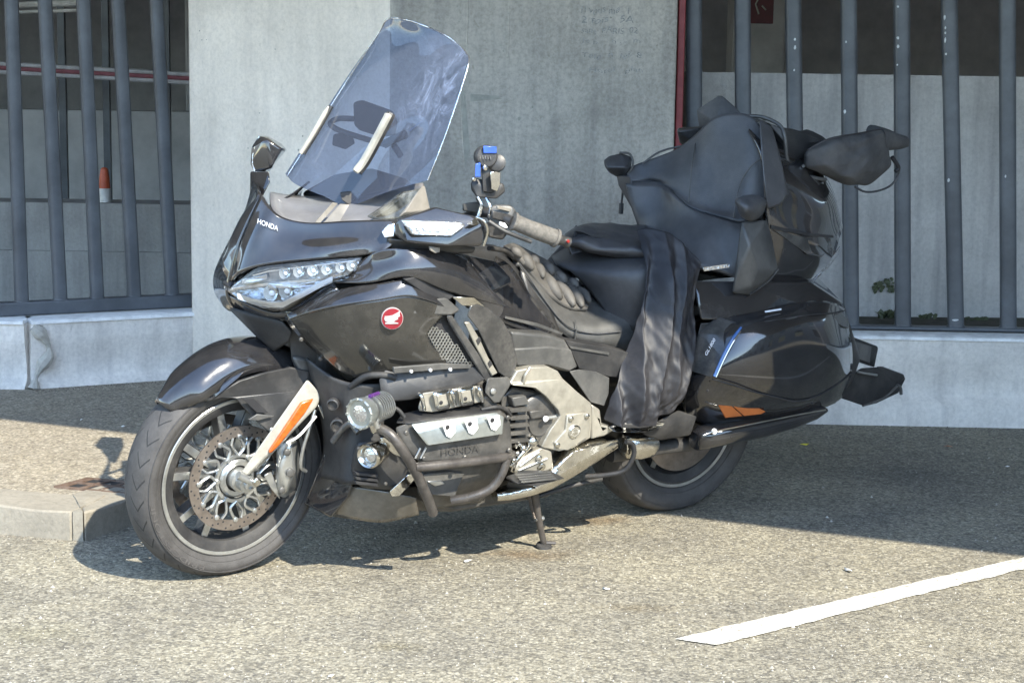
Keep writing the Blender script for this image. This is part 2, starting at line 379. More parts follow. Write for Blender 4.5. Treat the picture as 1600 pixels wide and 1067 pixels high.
# kerb line: front edge of the stones seen from the road
ka = G(-260, 812, 0); kb = G(130, 846, 0)
kc = kb + np.array([.30, .33, 0])                       # the kerb turns back beside the wheel
kdir = (kb - ka) / np.linalg.norm(kb - ka)
ka = kb - kdir * 7.0
kd = kb + np.array([.24, .33, 0]) / np.linalg.norm([.24, .33]) * .30
ke = np.array([-.45, 7.25, 0])
# road
raw('road', [(-250, -250, 0), (250, -250, 0), (250, 250, 0), (-250, 250, 0)], [(0, 1, 2, 3)], 'road_asphalt', smooth=0)['kind'] = 'structure'
# pavement sheet behind the kerb
kn = np.array([-kdir[1], kdir[0], 0]); KW = .22
kback0 = ka + kn * KW; kback1 = kb + kn * KW + kdir * -.02
corner_in = kb + kn * KW - kdir * .02
rd = (ke - kb) / np.linalg.norm(ke - kb); rn = np.array([-rd[1], rd[0], 0])
KW2 = .20
# inner corner of the two kerb runs
A_ = np.array([[kdir[0], -rd[0]], [kdir[1], -rd[1]]]); bvec = (kb + rn * KW2 - (kb + kn * KW))[:2]
tt = np.linalg.solve(A_, bvec); inner = kb + kn * KW + kdir * tt[0]
inner_end = ke + rn * KW2
pv = [tuple(kback0), tuple(inner), tuple(inner_end), (-.6, 9.5, 0), (-12, 9.5, 0), (ka[0] - 2, kback0[1], 0)]
pm = MB(); pm.prism([(p[0], p[1], -.02) for p in pv], (0, 0, KZ + .02)); tag(pm.build('pavement', 'pavement_asphalt', smooth=0), kind='structure')
# kerb stones, one by one
kerb = empty('kerb', tuple(kb)); tag(kerb, kind='structure')
def kerbstone(p0, p1, q1, q0, jit):
    z = KZ + .004 + jit
    vv = [p0, p1, q1, q0]
    top = []
    m_ = MB()
    lo = [(p[0], p[1], -.03) for p in vv]
    hi = [(p[0], p[1], z) for p in vv]
    m_.add(lo + hi, [(3, 2, 1, 0), (4, 5, 6, 7), (0, 1, 5, 4), (1, 2, 6, 5), (2, 3, 7, 6), (3, 0, 4, 7)])
    o = m_.build('kerb_stone', 'kerb_stone', None, smooth=0)
    # chipped, weathered faces
    bm = bmesh.new(); bm.from_mesh(o.data); bmesh.ops.subdivide_edges(bm, edges=bm.edges, cuts=7, use_grid_fill=True)
    for v in bm.verts:
        d = noise.noise(v.co * 9) * .008 + noise.noise(v.co * 31) * .004
        edge = v.co.z > z - .008
        v.co.z += d * (.8 if edge else .2)
        v.co.y += d * .8
    bm.to_mesh(o.data); bm.free(); o.data.shade_smooth(); o.data.set_sharp_from_angle(angle=R_(50))
    o.parent = kerb; o.matrix_parent_inverse = Matrix.Translation(-Vector(kerb.location)); bevel_mod(o, .007, 2)
    return o
L_ = np.linalg.norm(kb - ka)
cuts = [0, .035, 1.02, 2.03, 3.05, 4.05, 5.05, 6.05, 7.0]
for i in range(1, len(cuts) - 1):
    s0, s1 = cuts[i] + .005, cuts[i + 1] - .005
    p1 = kb - kdir * s0; p0 = kb - kdir * s1
    kerbstone(p0, p1, p1 + kn * (KW - .004), p0 + kn * (KW - .004), random.uniform(-.002, .003))
# corner stone and return run
c0 = kb - kdir * .035
kerbstone(c0, kb, inner - rn * .004, c0 + kn * (KW - .004), .002)
Lr = np.linalg.norm(ke - kb); k0 = .006
for i in range(3):
    s0, s1 = Lr * i / 3 + .006, Lr * (i + 1) / 3 - .004
    if i == 0:
        kerbstone(kb + rd * .006, kb + rd * s1, kb + rd * s1 + rn * (KW2 - .004), inner + rd * .008 - rn * .004, 0)
    else:
        kerbstone(kb + rd * s0, kb + rd * s1, kb + rd * s1 + rn * (KW2 - .004), kb + rd * s0 + rn * (KW2 - .004), 0)

# parking line
lp = [G(1055, 997, .004), G(1120, 1007, .004), G(1600, 888, .004), G(1600, 870, .004)]
dl = lp[3] - lp[0]; dl2 = lp[2] - lp[1]
nn = 110; vv = []; rnd = random.Random(3)
for i in range(nn + 1):
    t = i / nn * 2.6
    vv.append(lp[0] + dl * t + np.array([0, rnd.uniform(-.005, .005), 0])); vv.append(lp[1] + dl2 * t + np.array([0, rnd.uniform(-.005, .005), 0]))
o = raw('parking_line', vv, [(2 * i, 2 * i + 1, 2 * i + 3, 2 * i + 2) for i in range(nn)], 'road_paint', smooth=0); tag(o, kind='structure')

# ---- low walls with moulded face
def sweep_profile(mb, path, prof, mi=0):
    """path: list of (point, outward unit vector); prof: list of (out, z)"""
    n = len(prof); vv = []
    for p, nrm in path:
        for (a, z) in prof: vv.append(np.array(p) + nrm * a + np.array([0, 0, z]))
    ff = [(i * n + j, i * n + (j + 1) % n, (i + 1) * n + (j + 1) % n, (i + 1) * n + j) for i in range(len(path) - 1) for j in range(n)]
    ff += [tuple(range(n)), tuple(reversed(range((len(path) - 1) * n, len(path) * n)))]
    mb.add(vv, ff, mi)
PROF = [(-.26, -.1), (.035, -.1), (.035, .08), (.026, .100), (-.002, .118), (-.014, .140), (-.012, .19), (.0, .25), (.012, .29), (.014, .312), (.014, .366), (.014, .372), (-.26, .372)]
def sub_path(p0, p1, nrm, k=14):
    return [(np.array(p0) * (1 - t) + np.array(p1) * t, nrm) for t in [i / k for i in range(k + 1)]]
# right wall
RW0, RW1 = np.array([.60, 7.655, 0]), np.array([6.5, 7.50, 0])
rwd = (RW1 - RW0) / np.linalg.norm(RW1 - RW0); rwn = np.array([rwd[1], -rwd[0], 0])
mb = MB(); sweep_profile(mb, sub_path(RW0, RW1, rwn), PROF)
tag(mb.build('low_wall', 'wall_white', smooth=40), 'pale painted low concrete wall under the fence behind the rear of the motorcycle', 'wall', kind=None)
def skylit_cap(p0, p1, nrm, parent):
    m_ = MB(); sweep_profile(m_, sub_path(p0, p1, nrm), [(.026, .3735), (.026, .386), (.020, .390), (-.125, .390), (-.125, .3735)])
    return m_.build('skylit_cap', 'skylit_white', parent, 40)  # strip added so the wall top carries its sky-lit tone
skylit_cap(RW0 + rwd * .01, RW1, rwn, bpy.data.objects['low_wall'])
# left walls: a straight block and one that runs back to the column
LB = np.array([-2.10, 7.685, 0]); LC = np.array([-1.36, 8.08, 0])
lwd = (LC - LB) / np.linalg.norm(LC - LB); lwn = np.array([lwd[1], -lwd[0], 0])
LA = np.array([-8.0, 7.70, 0]); lad = (LB - LA) / np.linalg.norm(LB - LA); lan = np.array([lad[1], -lad[0], 0])
mb = MB(); sweep_profile(mb, sub_path(LA, LB - lad * .012, lan), PROF)
tag(mb.build('low_wall', 'wall_white', smooth=40), 'pale low concrete wall block left of the joint, cut by the left edge', 'wall')
mb = MB(); sweep_profile(mb, sub_path(LB + lwd * .012, LC, lwn), PROF)
tag(mb.build('low_wall', 'wall_white', smooth=40), 'pale low concrete wall between the cracked joint and the column', 'wall')
skylit_cap(LA, LB - lad * .014, lan, bpy.data.objects['low_wall.001']); skylit_cap(LB + lwd * .014, LC, lwn, bpy.data.objects['low_wall.002'])
# rough mortar in the joint, running down the face
mb = MB(); rnd = random.Random(5)
jp = []
for (u, v) in ((52, 512), (66, 524), (76, 540), (77, 556), (66, 572), (57, 590), (54, 606)):
    jp.append(V(u, v, LB + lwn * .03 + lwd * .02, lwd))
jp = smoothline(jp, 5)
mb.tube([p - lwn * .006 for p in jp], [.018 + .010 * math.sin(i * .45) + rnd.uniform(0, .004) for i in range(len(jp))], 8)
tag(mb.build('joint_mortar', 'crack_fill'), 'ragged mortar seam running down the joint of the left low wall', 'mortar')

# ---- column
KL = np.array([-1.44, 8.02, 0]); KM = np.array([-.505, 7.34, 0]); KR = np.array([.715, 7.62, 0])
kmx = V(608, 300, KM, np.array([1., 0, 0]))[0]; KM[0] = kmx
KR[0] = V(1054, 200, KR, np.array([1., 0, 0]))[0]
KL[0] = V(297, 300, KL, np.array([1., 0, 0]))[0]
fp = [KL, KM, KR, np.array([KR[0] + .02, 8.7, 0]), np.array([KL[0], 8.9, 0])]
mb = MB(); n = 5
nz = 26
vv = [(p[0], p[1], -.05 + 3.25 * k / nz) for k in range(nz + 1) for p in fp]
ff = []; mi = []
for k in range(nz):
    for i in range(n):
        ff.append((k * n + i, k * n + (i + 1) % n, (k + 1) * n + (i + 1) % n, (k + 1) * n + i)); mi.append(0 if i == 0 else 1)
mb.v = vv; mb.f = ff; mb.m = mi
cobj = mb.build('concrete_column', ['column_lit', 'column_shaded'], smooth=0)
tag(cobj, 'broad cast concrete column behind the motorcycle, its left face coloured paler for the brighter light there', 'column'); bevel_mod(cobj, .012, 2)
# board marks and trowel seams on the grey face, proud fins of cement left by the shuttering
def onface(u, v, a, b_): d = (b_ - a) / np.linalg.norm(b_ - a); return V(u, v, a, d), d, np.array([d[1], -d[0], 0])
def face_line(pts, r, a, b_, mat, name='shutter_seam', sink=.5):
    q = []
    for (u, v) in pts:
        p_, d, nrm = onface(u, v, a, b_); q.append(p_ - nrm * r * sink)
    m_ = MB(); m_.tube(smoothline(q, 3), r, 6); o_ = m_.build(name, mat, cobj); return o_
for pts, r in ((((731, 0), (730, 60), (728, 118)), .004), (((796, 5), (795, 60), (793, 90)), .0035), (((724, 150), (722, 200), (727, 262)), .005), (((735, 152), (760, 153), (785, 152)), .0035), (((727, 214), (770, 213), (806, 212), (852, 206)), .0025), (((812, 215), (812, 240)), .002)):
    face_line(pts, r, KM, KR, 'column_shaded')
for pts, r in ((((309, 182), (340, 184), (352, 178), (385, 182)), .0018), (((352, 178), (338, 158)), .0015), (((575, 0), (574, 60)), .003)):
    face_line(pts, r, KL, KM, 'column_lit')
# dark drip stain tongue (a strip of old render)
m_ = MB(); q = [onface(u, v, KM, KR)[0] - onface(u, v, KM, KR)[2] * .004 for (u, v) in ((719, 128), (727, 150), (734, 235), (726, 264), (722, 200))]
m_.prism(q, onface(700, 100, KM, KR)[2] * .006)
simple('stain', (.36, .355, .31), .9, dust=.4, nscale=20); m_.build('render_patch', 'stain', cobj)
m_ = MB(); q = [onface(u, v, KM, KR)[0] - onface(u, v, KM, KR)[2] * .004 for (u, v) in ((735, 147), (778, 150), (784, 155), (735, 159))]
m_.prism(q, onface(700, 100, KM, KR)[2] * .006); m_.build('render_patch', 'stain', cobj)
# handwriting on the grey face
simple('pencil', (.31, .31, .295), .9, nscale=160, var=.6)
def text_mesh(s, name='lettering'):
    cu = bpy.data.curves.new(name, 'FONT'); cu.body = s; cu.align_x = 'LEFT'; cu.resolution_u = 3
    to = bpy.data.objects.new(name, cu); col.objects.link(to)
    dg = bpy.context.evaluated_depsgraph_get(); dg.update()
    me = bpy.data.meshes.new_from_object(to.evaluated_get(dg)); col.objects.unlink(to); bpy.data.objects.remove(to)
    return me
def text_on(s, p0, p1, p2, mat, parent, name='lettering', off=(0, 0, 0), bend=None):
    """baseline p0->p1 , p2 = top of first letter; maps the text's box onto that parallelogram"""
    me = text_mesh(s, name); xs = [v.co.x for v in me.vertices]; ys = [v.co.y for v in me.vertices]
    x0, x1, y0, y1 = min(xs), max(xs), min(ys), max(ys); p0, p1, p2, off = (np.array(q, float) for q in (p0, p1, p2, off))
    for v in me.vertices:
        a = (v.co.x - x0) / (x1 - x0); c = (v.co.y - y0) / (y1 - y0)
        v.co = Vector(p0 + (p1 - p0) * a + (p2 - p0) * c + off + (bend(a, c) if bend else 0))
    o_ = link(name, me, mat, parent, smooth=0); return o_
rf = random.Random(9)
for s_, (u0, v0), u1, h in (('1l vous me   l', (908, 22), 982, 11), ('2 fois   SA', (908, 37), 990, 10), ('sans  PARIS  02', (908, 53), 996, 9), ('Je p . . n . .  m', (908, 70), 1000, 9), ('Tele  n  lei  8', (908, 92), 1002, 9), ('Hotel   plan', (920, 116), 1004, 9)):
    a0, d_, n_ = onface(u0, v0, KM, KR); a1 = onface(u1, v0 - 1, KM, KR)[0]; a2 = onface(u0 + 1, v0 - h, KM, KR)[0]
    text_on(s_, a0, a1, a2, 'pencil', cobj, 'handwriting', n_ * .0015, bend=lambda a, c: np.array([0, 0, .004 * math.sin(a * 17) + .003 * math.sin(a * 41 + c)]))
m_ = MB(); rnd = random.Random(31)                       # air holes and knocks left in the concrete
for i in range(46):
    fa_, fb_ = (KM, KR) if i % 3 else (KL, KM)
    u, v = (rnd.uniform(640, 1040), rnd.uniform(5, 330)) if i % 3 else (rnd.uniform(312, 590), rnd.uniform(5, 520))
    c, d_, n_ = onface(u, v, fa_, fb_); r = rnd.uniform(.002, .0055) * (1.8 if i in (4, 17) else 1)
    m_.prism([c - n_ * .003 + d_ * r * rnd.uniform(.6, 1.2) * math.cos(k * PI / 3) + np.array([0, 0, r * rnd.uniform(.6, 1.3) * math.sin(k * PI / 3)]) for k in range(6)], n_ * .0036)
o_ = m_.build('air_holes', 'stain', cobj, 0); o_['kind'] = 'stuff'
# red edge strip of the pavement side of the column
m_ = MB(); rp0 = V(1054.5, 200, KR, np.array([1., 0, 0])); m_.box((rp0[0] + .020, 7.70, 1.62), (.030, .10, 3.1)); tag(bevel_mod(m_.build('red_pole', 'red_paint'), .004), 'dark red upright metal strip between the column and the right fence', 'pole')

# ---- fences
def fence(label, bars, v_top, v_rail_t, v_rail_b, plane_p, plane_d, x_from, x_to, width, group):
    nrm = np.array([plane_d[1], -plane_d[0], 0])
    root = empty('metal_fence', tuple(plane_p)); tag(root, label, 'fence', group)
    inv = Matrix.Translation(-Vector(root.location))
    pr = [V(u, (v_rail_t + v_rail_b) / 2, plane_p, plane_d) for u in (bars[0][1], bars[-1][1])]
    zt = V(bars[0][1], v_rail_t, plane_p, plane_d)[2]; zb = .391
    rail_h = zt - zb
    ang = math.atan2(plane_d[1], plane_d[0])
    a0 = np.array(plane_p) + plane_d * x_from; a1 = np.array(plane_p) + plane_d * x_to
    m_ = MB(); c = (a0 + a1) / 2; m_.box((c[0], c[1], zb + rail_h / 2 + .001), (np.linalg.norm(a1 - a0), .06, rail_h), rotz(ang))
    r_ = bevel_mod(m_.build('bottom_rail', 'fence_paint'), .006, 2); r_.parent = root; r_.matrix_parent_inverse = inv
    m_ = MB(); m_.box((c[0], c[1], 2.93), (np.linalg.norm(a1 - a0), .06, .06), rotz(ang)); r_ = m_.build('top_rail', 'fence_paint'); r_.parent = root; r_.matrix_parent_inverse = inv
    for (ut, ub) in bars:
        pt = V(ut, v_top, plane_p, plane_d); pb = V(ub, v_rail_t, plane_p, plane_d)
        k = (2.90 - pb[2]) / (pt[2] - pb[2]); top = pb + (pt - pb) * k; pb[2] = zt - .002
        # rounded hollow section with flattened back
        ax = top - pb; seg = 20; prof = []
        for j in range(seg):
            a = 2 * PI * j / seg; ca, sa = math.cos(a), math.sin(a)
            x = width / 2 * math.copysign(abs(ca) ** .62, ca); y = .026 * math.copysign(abs(sa) ** .62, sa); prof.append((x, y))
        vv = [q + plane_d * x + nrm * y for q in (pb, top) for (x, y) in prof]
        ff = [(j, (j + 1) % seg, (j + 1) % seg + seg, j + seg) for j in range(seg)] + [tuple(reversed(range(seg))), tuple(range(seg, 2 * seg))]
        b_ = raw('fence_bar', vv, ff, 'fence_paint', None, 50); b_.parent = root; b_.matrix_parent_inverse = inv
        m_ = MB(); m_.tube([pb + plane_d * (width / 2 + .003) * math.cos(t_) + nrm * .029 * math.sin(t_) + np.array([0, 0, .004]) for t_ in [2 * PI * k_ / 16 for k_ in range(17)]], .0045, 6)
        w_ = m_.build('weld_bead', 'fence_paint', b_, 60)
    return root, inv
lfp = LB - lwn * .16
lbars = [(-36, -26), (17.5, 34), (70, 94.5), (130, 152), (184, 210), (244, 269)]
fence('grey painted metal bar fence left of the concrete column', lbars, 0, 474, 494, lfp, lwd, -.10, .80, .060, 'bar fences along the wall')
# fence left of the joint
lfp2 = np.array([LB[0], LB[1], 0]) - lan * .16
fence('grey painted metal bar fence at the left edge beyond the wall joint', [(-300, -285), (-240, -228), (-180, -168), (-115, -105)], 0, 476, 496, lfp2, lad, -2.8, -.115, .060, 'bar fences along the wall')
rfp = RW0 - rwn * .16
rbars = [(1084, 1086), (1160, 1163), (1239, 1247), (1326, 1330), (1409, 1411), (1483, 1494), (1574, 1576), (1660, 1664), (1745, 1748), (1830, 1836)]
froot, finv = fence('grey painted metal bar fence right of the column, chipped paint on its bars', rbars, 0, 503, 528, rfp, rwd, .05, 3.6, .070, 'bar fences along the wall')
# chipped paint flecks on the right bars
simple('bare_zinc', (.55, .57, .58), .5)
rnd = random.Random(11)
m_ = MB()
for (u, v, w, h) in ((1242, 62, 4, 5), (1242, 75, 4, 8), (1241, 110, 3, 4), (1403, 11, 4, 4), (1403, 60, 5, 6), (1403, 73, 5, 6), (1402, 102, 3, 3), (1476, 28, 4, 9), (1477, 44, 3, 5), (1477, 52, 3, 5), (1477, 63, 3, 11), (1478, 85, 4, 4), (1320, 175, 4, 7), (1322, 66, 3, 4), (1411, 220, 3, 5), (1482, 282, 4, 7), (1571, 276, 3, 5), (1493, 500, 12, 4), (1388, 521, 22, 2), (1370, 522, 14, 2)):
    c = V(u, v, rfp + rwn * .0262, rwd); sx, sz = w * .0027, h * .0027
    k = 7; pts = [c + rwd * (sx / 2 * math.cos(2 * PI * i / k) * rnd.uniform(.7, 1.1)) + np.array([0, 0, sz / 2 * math.sin(2 * PI * i / k) * rnd.uniform(.7, 1.1)]) for i in range(k)]
    m_.prism(pts, rwn * .0018)
o_ = m_.build('chipped_paint', 'bare_zinc', None, 0); o_.parent = froot; o_.matrix_parent_inverse = finv; o_['kind'] = 'stuff'

# ---- inside the car park
raw('car_park_floor', [(-14, 7.9, .02), (14, 7.9, .02), (14, 26, .02), (-14, 26, .02)], [(0, 1, 2, 3)], 'inner_floor', smooth=0)['kind'] = 'structure'
m_ = MB(); m_.box((0, 24, 1.6), (28, .3, 3.3)); tag(m_.build('back_wall', 'inner_concrete', smooth=0), kind='structure')
for s_ in (-1, 1):
    m_ = MB(); m_.box((s_ * 13.8, 16.5, 1.6), (.3, 15.0, 3.3)); tag(m_.build('side_wall', 'inner_concrete', smooth=0), kind='structure')
# roof slab whose straight edge throws the long shadow
H_ = 3.20; kx, ky = SX / math.tan(SUN_EL), SY / math.tan(SUN_EL)
def edge(x): return np.array([x + kx * H_, 7.05 - .427 * (x + 2.03) + ky * H_])
e0, e1 = edge(-14), edge(8.5)
m_ = MB(); m_.prism([(e0[0], e0[1], H_), (e1[0], e1[1], H_), (14, 26, H_), (-14, 26, H_)], (0, 0, .45))
tag(m_.build('roof_slab', 'slab', smooth=0), kind='structure')
# left inner ledge and right inner ledge
lp_ = np.array([0, 9.5, 0]); ex = np.array([1., 0, 0])
zl = V(150, 318, lp_, ex)[2]; zs = V(150, 392, lp_, ex)[2]
xr = V(330, 318, lp_, ex)[0]
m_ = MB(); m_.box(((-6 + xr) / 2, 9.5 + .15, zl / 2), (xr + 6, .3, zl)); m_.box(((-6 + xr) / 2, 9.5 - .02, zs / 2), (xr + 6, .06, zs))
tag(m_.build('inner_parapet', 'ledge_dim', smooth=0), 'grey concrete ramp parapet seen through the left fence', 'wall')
rp_ = np.array([0, 8.15, 0]); rd_ = np.array([1, .06, 0]) / np.linalg.norm([1, .06, 0])
zr = V(1300, 116, rp_, rd_)[2]
m_ = MB(); a_ = rp_ + rd_ * .78; b__ = rp_ + rd_ * 7
m_.prism([tuple(a_), tuple(b__), tuple(b__ + np.array([0, .2, 0])), tuple(a_ + np.array([0, .2, 0]))], (0, 0, zr))
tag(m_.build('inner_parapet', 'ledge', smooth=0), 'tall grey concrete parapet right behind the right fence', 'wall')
# soil strip with weeds between low wall and parapet
m_ = MB(); m_.prism([(.72, 7.92, .30), (6.4, 7.80, .30), (6.4, 8.5, .30), (.72, 8.2, .30)], (0, 0, .085))
tag(m_.build('soil_strip', 'soil', smooth=0), kind='structure')
def weed(u, v, n, h, label, seed):
    rnd = random.Random(seed); base = V(u, v, (0, 8.03, 0), ex); m_ = MB()
    for i in range(n):
        a = rnd.uniform(0, 2 * PI); l = h * rnd.uniform(.5, 1.1); w = .008 + .01 * rnd.random()
        d = np.array([math.cos(a) * .6, math.sin(a) * .25, 1.0]); d /= np.linalg.norm(d); s_ = np.array([-math.sin(a), math.cos(a), 0]) * w
        b0 = base + np.array([rnd.uniform(-.05, .05), rnd.uniform(-.02, .02), -.01])
        mid = b0 + d * l * .6; tip = b0 + d * l + np.array([math.cos(a), 0, -.3]) * l * .3
        m_.add([b0 - s_ * .3, b0 + s_ * .3, mid + s_, tip, mid - s_], [(0, 1, 2, 4), (4, 2, 3)])
    tag(m_.build('weed', 'weed', smooth=0), label, 'weed', 'weeds behind the right fence')
weed(1390, 494, 26, .05, 'tallest green weed clump between the bars beside the top of the rear case', 1)
weed(1445, 495, 18, .03, 'low weed tuft just right of the tallest weed clump', 2)
weed(1525, 497, 14, .02, 'smallest weed tuft behind the fence near the right edge', 3)
# moss stain: ivy scrap climbing the parapet
m_ = MB(); rnd = random.Random(4)
for i in range(34):
    t = rnd.random(); u = 1362 + 36 * t + rnd.uniform(-4, 4); v = 448 - 12 * t + rnd.uniform(-2, 10) * (1 + t)
    c = V(u, v, rp_ + np.array([0, -.012, 0]), rd_); r = rnd.uniform(.006, .014); a = rnd.uniform(0, PI)
    m_.add([c + np.array([r * math.cos(a + k * PI / 2), rnd.uniform(-.008, 0), r * math.sin(a + k * PI / 2)]) for k in range(4)], [(0, 1, 2, 3)])
tag(m_.build('creeper', 'weed', smooth=0), 'small green creeper clinging to the parapet beside a fence bar', 'creeper')
# red and white barrier rail, far left
bp = np.array([0, 12.5, 0]); m_ = MB()
q0 = V(-60, 103, bp, ex); q1 = V(330, 125, bp, ex)
for k in range(3):
    z_ = (.028, 0, -.028)[k]
    m_.tube([q0 + np.array([0, 0, z_]), q1 + np.array([0, 0, z_])], .015, 8, mi=(1, 0, 1)[k])
q2 = V(20, 8, bp, ex); q3 = V(125, 5, bp, ex)
tag(m_.build('barrier_rail', ['band_red', 'band_white']), 'red and white striped barrier rail inside the car park beyond the left fence', 'barrier')
m_ = MB(); m_.tube([q2, q3], .022, 8); m_.tube([q2 - np.array([0, 0, .05]), q3 - np.array([0, 0, .05])], .012, 8)
tag(m_.build('pipe', 'ledge'), 'pale pipe under the car park ceiling at top left', 'pipe')
m_ = MB()
for u in (100, 168, 262):
    c = V(u, 220, (0, 13.5, 0), ex); m_.box((c[0], 13.5, 1.6), (.05, .05, 3.1))
    tag(m_.build('post', 'fence_paint', smooth=0), {100: 'dark thin post in the gloom left of the cone', 168: 'dark thin post in the gloom above the cone', 262: 'dark thin post in the gloom beside the column'}[u], 'post', 'thin posts in the car park'); m_ = MB()
# dark pillar and ramp wall deep inside left
m_ = MB(); m_.box((-4.2, 15.5, .55), (5.5, .3, 1.1)); tag(m_.build('ramp_wall', 'inner_concrete', smooth=0), 'dim concrete ramp wall deep in the car park on the left', 'wall')
for x_, nm in ((-2.9, 'left'), (2.3, 'right')):
    m_ = MB(); m_.box((x_, 17.5, 1.6), (.5, .5, 3.15)); tag(bevel_mod(m_.build('inner_pillar', 'inner_concrete', smooth=0), .02), 'square concrete pillar deep in the %s bay of the car park' % nm, 'pillar')
# traffic cone standing on the left parapet
cb = V(164, 318, (0, 9.6, 0), ex); cb[2] = zl
c1 = V(164, 262, (0, 9.6, 0), ex); hh = c1[2] - zl
root = empty('traffic_cone', tuple(cb)); tag(root, 'faded orange and white traffic cone standing on the parapet behind the left fence', 'cone')
m_ = MB(); m_.lathe((0, 0, 0), (0, 0, 1), [(.034, 0), (.034, .008), (.031, .01), (.030, hh * .40)], 24); m_.build('cone_foot', 'cone_white', root)
m_ = MB(); m_.lathe((0, 0, 0), (0, 0, 1), [(.030, hh * .40), (.026, hh * .75), (.019, hh * .96), (.010, hh), (0, hh)], 24); m_.build('cone_top', 'cone_orange', root)
# red notice board, far right bay
c = V(1190, 14, (0, 13, 0), ex)
m_ = MB(); m_.box((c[0], 13, c[2]), (.17, .02, .21)); o_ = bevel_mod(m_.build('notice_board', 'sign_red', smooth=0), .004); tag(o_, 'dark red notice board with a pale figure hanging inside the car park', 'sign')
m_ = MB(); m_.tube([(c[0] - .02, 12.988, c[2] + .08), (c[0] - .045, 12.988, c[2] + .03), (c[0] - .02, 12.988, c[2] - .04)], .006, 6); m_.tube([(c[0], 12.988, c[2] + .02), (c[0] + .03, 12.988, c[2] - .01)], .006, 6); m_.build('figure', 'stain', o_)
# cars parked inside
def parked_car(x, y, ang, label):
    root = empty('parked_car', (x, y, .03)); root.rotation_euler = (0, 0, ang); tag(root, label, 'car', 'cars parked inside the car park')
    # lofted body: stations along length (x), half width, bottom, top
    st = [(-2.15, .62, .45, .62), (-2.1, .80, .28, .82), (-1.5, .88, .22, .98), (-.2, .90, .20, 1.0), (1.0, .90, .20, .98), (1.7, .88, .22, .90), (2.1, .78, .28, .78), (2.2, .60, .42, .62)]
    def loft(st_, pw, name, mat):
        vv = []; seg = 20
        for (x_, w, b0, t0) in st_:
            for k in range(seg):
                a = 2 * PI * k / seg; ca, sa = math.cos(a), math.sin(a)
                vv.append((x_, w * math.copysign(abs(ca) ** pw, ca), (b0 + t0) / 2 + (t0 - b0) / 2 * math.copysign(abs(sa) ** pw, sa)))
        ff = [(i * seg + k, i * seg + (k + 1) % seg, (i + 1) * seg + (k + 1) % seg, (i + 1) * seg + k) for i in range(len(st_) - 1) for k in range(seg)] + [tuple(reversed(range(seg))), tuple(range((len(st_) - 1) * seg, len(st_) * seg))]
        return raw(name, vv, ff, mat, root, 45)
    loft(st, .45, 'body', 'car_dark')
    loft([(-1.75, .70, .85, .95), (-1.2, .74, .85, 1.36), (-.3, .76, .85, 1.47), (.5, .74, .85, 1.40), (1.25, .68, .85, .97)], .5, 'cabin', 'glass_dark')
    for (wx, wy) in ((-1.35, .86), (1.4, .86), (-1.35, -.86), (1.4, -.86)):
        m_ = MB(); m_.lathe((wx, wy - .1, .31), (0, 1, 0), [(.2, 0), (.31, .01), (.31, .19), (.2, .2)], 24); wo = m_.build('wheel', 'matte_black', root)
        m_ = MB(); m_.lathe((wx, wy - .105 if wy < 0 else wy + .08, .31), (0, 1, 0), [(.19, 0), (.19, .03)], 20); m_.build('rim', 'alloy', wo)
    for wy in (.6, -.6):
        m_ = MB(); m_.box((2.08, wy, .66), (.12, .3, .12)); bevel_mod(m_.build('headlight', 'lens_inner', root), .02)
parked_car(3.6, 10.9, PI * .97, 'black car parked behind the right parapet, nearer the right edge')
parked_car(1.0, 12.0, PI * .40, 'dark car whose sloping bonnet shows beside the red pole')

# drain grate let into the pavement
ga, gb_, gc = G(84, 762, KZ), G(137, 748, KZ), G(171, 771, KZ)
gx = gc - ga; gy = gb_ - ga
root = empty('drain_grate', tuple(ga)); tag(root, 'rusty brown cast iron drain grate set in the pavement behind the kerb', 'drain')
def gp(a, b, z=0): q = gx * a + gy * b; return (q[0], q[1], z)
m_ = MB()
for (a0, a1, b0, b1) in ((0, 1.55, 0, .08), (0, 1.55, .92, 1), (0, .06, .08, .92), (1.49, 1.55, .08, .92), (.06, 1.49, .44, .56)):
    m_.prism([gp(a0, b0), gp(a1, b0), gp(a1, b1), gp(a0, b1)], (0, 0, .007))
m_.build('frame', 'rust_iron', root, 0)
m_ = MB(); m_.prism([gp(.02, .02, .001), gp(1.53, .02, .001), gp(1.53, .98, .001), gp(.02, .98, .001)], (0, 0, .002)); m_.build('pit', 'dark_void', root, 0)
for row in ((.08, .44), (.56, .92)):
    for i in range(5):
        a = .06 + i * .335
        m_ = MB(); m_.prism([gp(a, row[0], .003), gp(a + .09, row[0], .003), gp(a + .09, row[1], .003), gp(a, row[1], .003)], (0, 0, .003)); m_.build('grate_bar', 'rust_iron', root, 0)

# litter and leaves
def litter(name, u, v, r, mat, label, cat, z=0., seed=0, asp=.6):
    rnd = random.Random(seed); c = G(u, v, z); k = 9; a0 = rnd.uniform(0, PI)
    base = []
    for i in range(k):
        a = 2 * PI * i / k; q = np.array([math.cos(a), math.sin(a) * asp]) * r * rnd.uniform(.7, 1.15)
        base.append((q[0] * math.cos(a0) - q[1] * math.sin(a0), q[0] * math.sin(a0) + q[1] * math.cos(a0), .003 + rnd.uniform(0, .3) * r))
    vv = base + [(0, 0, .004 + .25 * r)]
    o_ = raw(name, vv, [(i, (i + 1) % k, k) for i in range(k)], mat, None, 60)
    sm = o_.modifiers.new('solid', 'SOLIDIFY'); sm.thickness = .0012
    o_.location = tuple(c); tag(o_, label, cat); return o_
litter('leaf', 1256, 696, .022, 'yellow_leaf', 'bright yellow green leaf on the shaded asphalt below the number plate', 'leaf', seed=1)
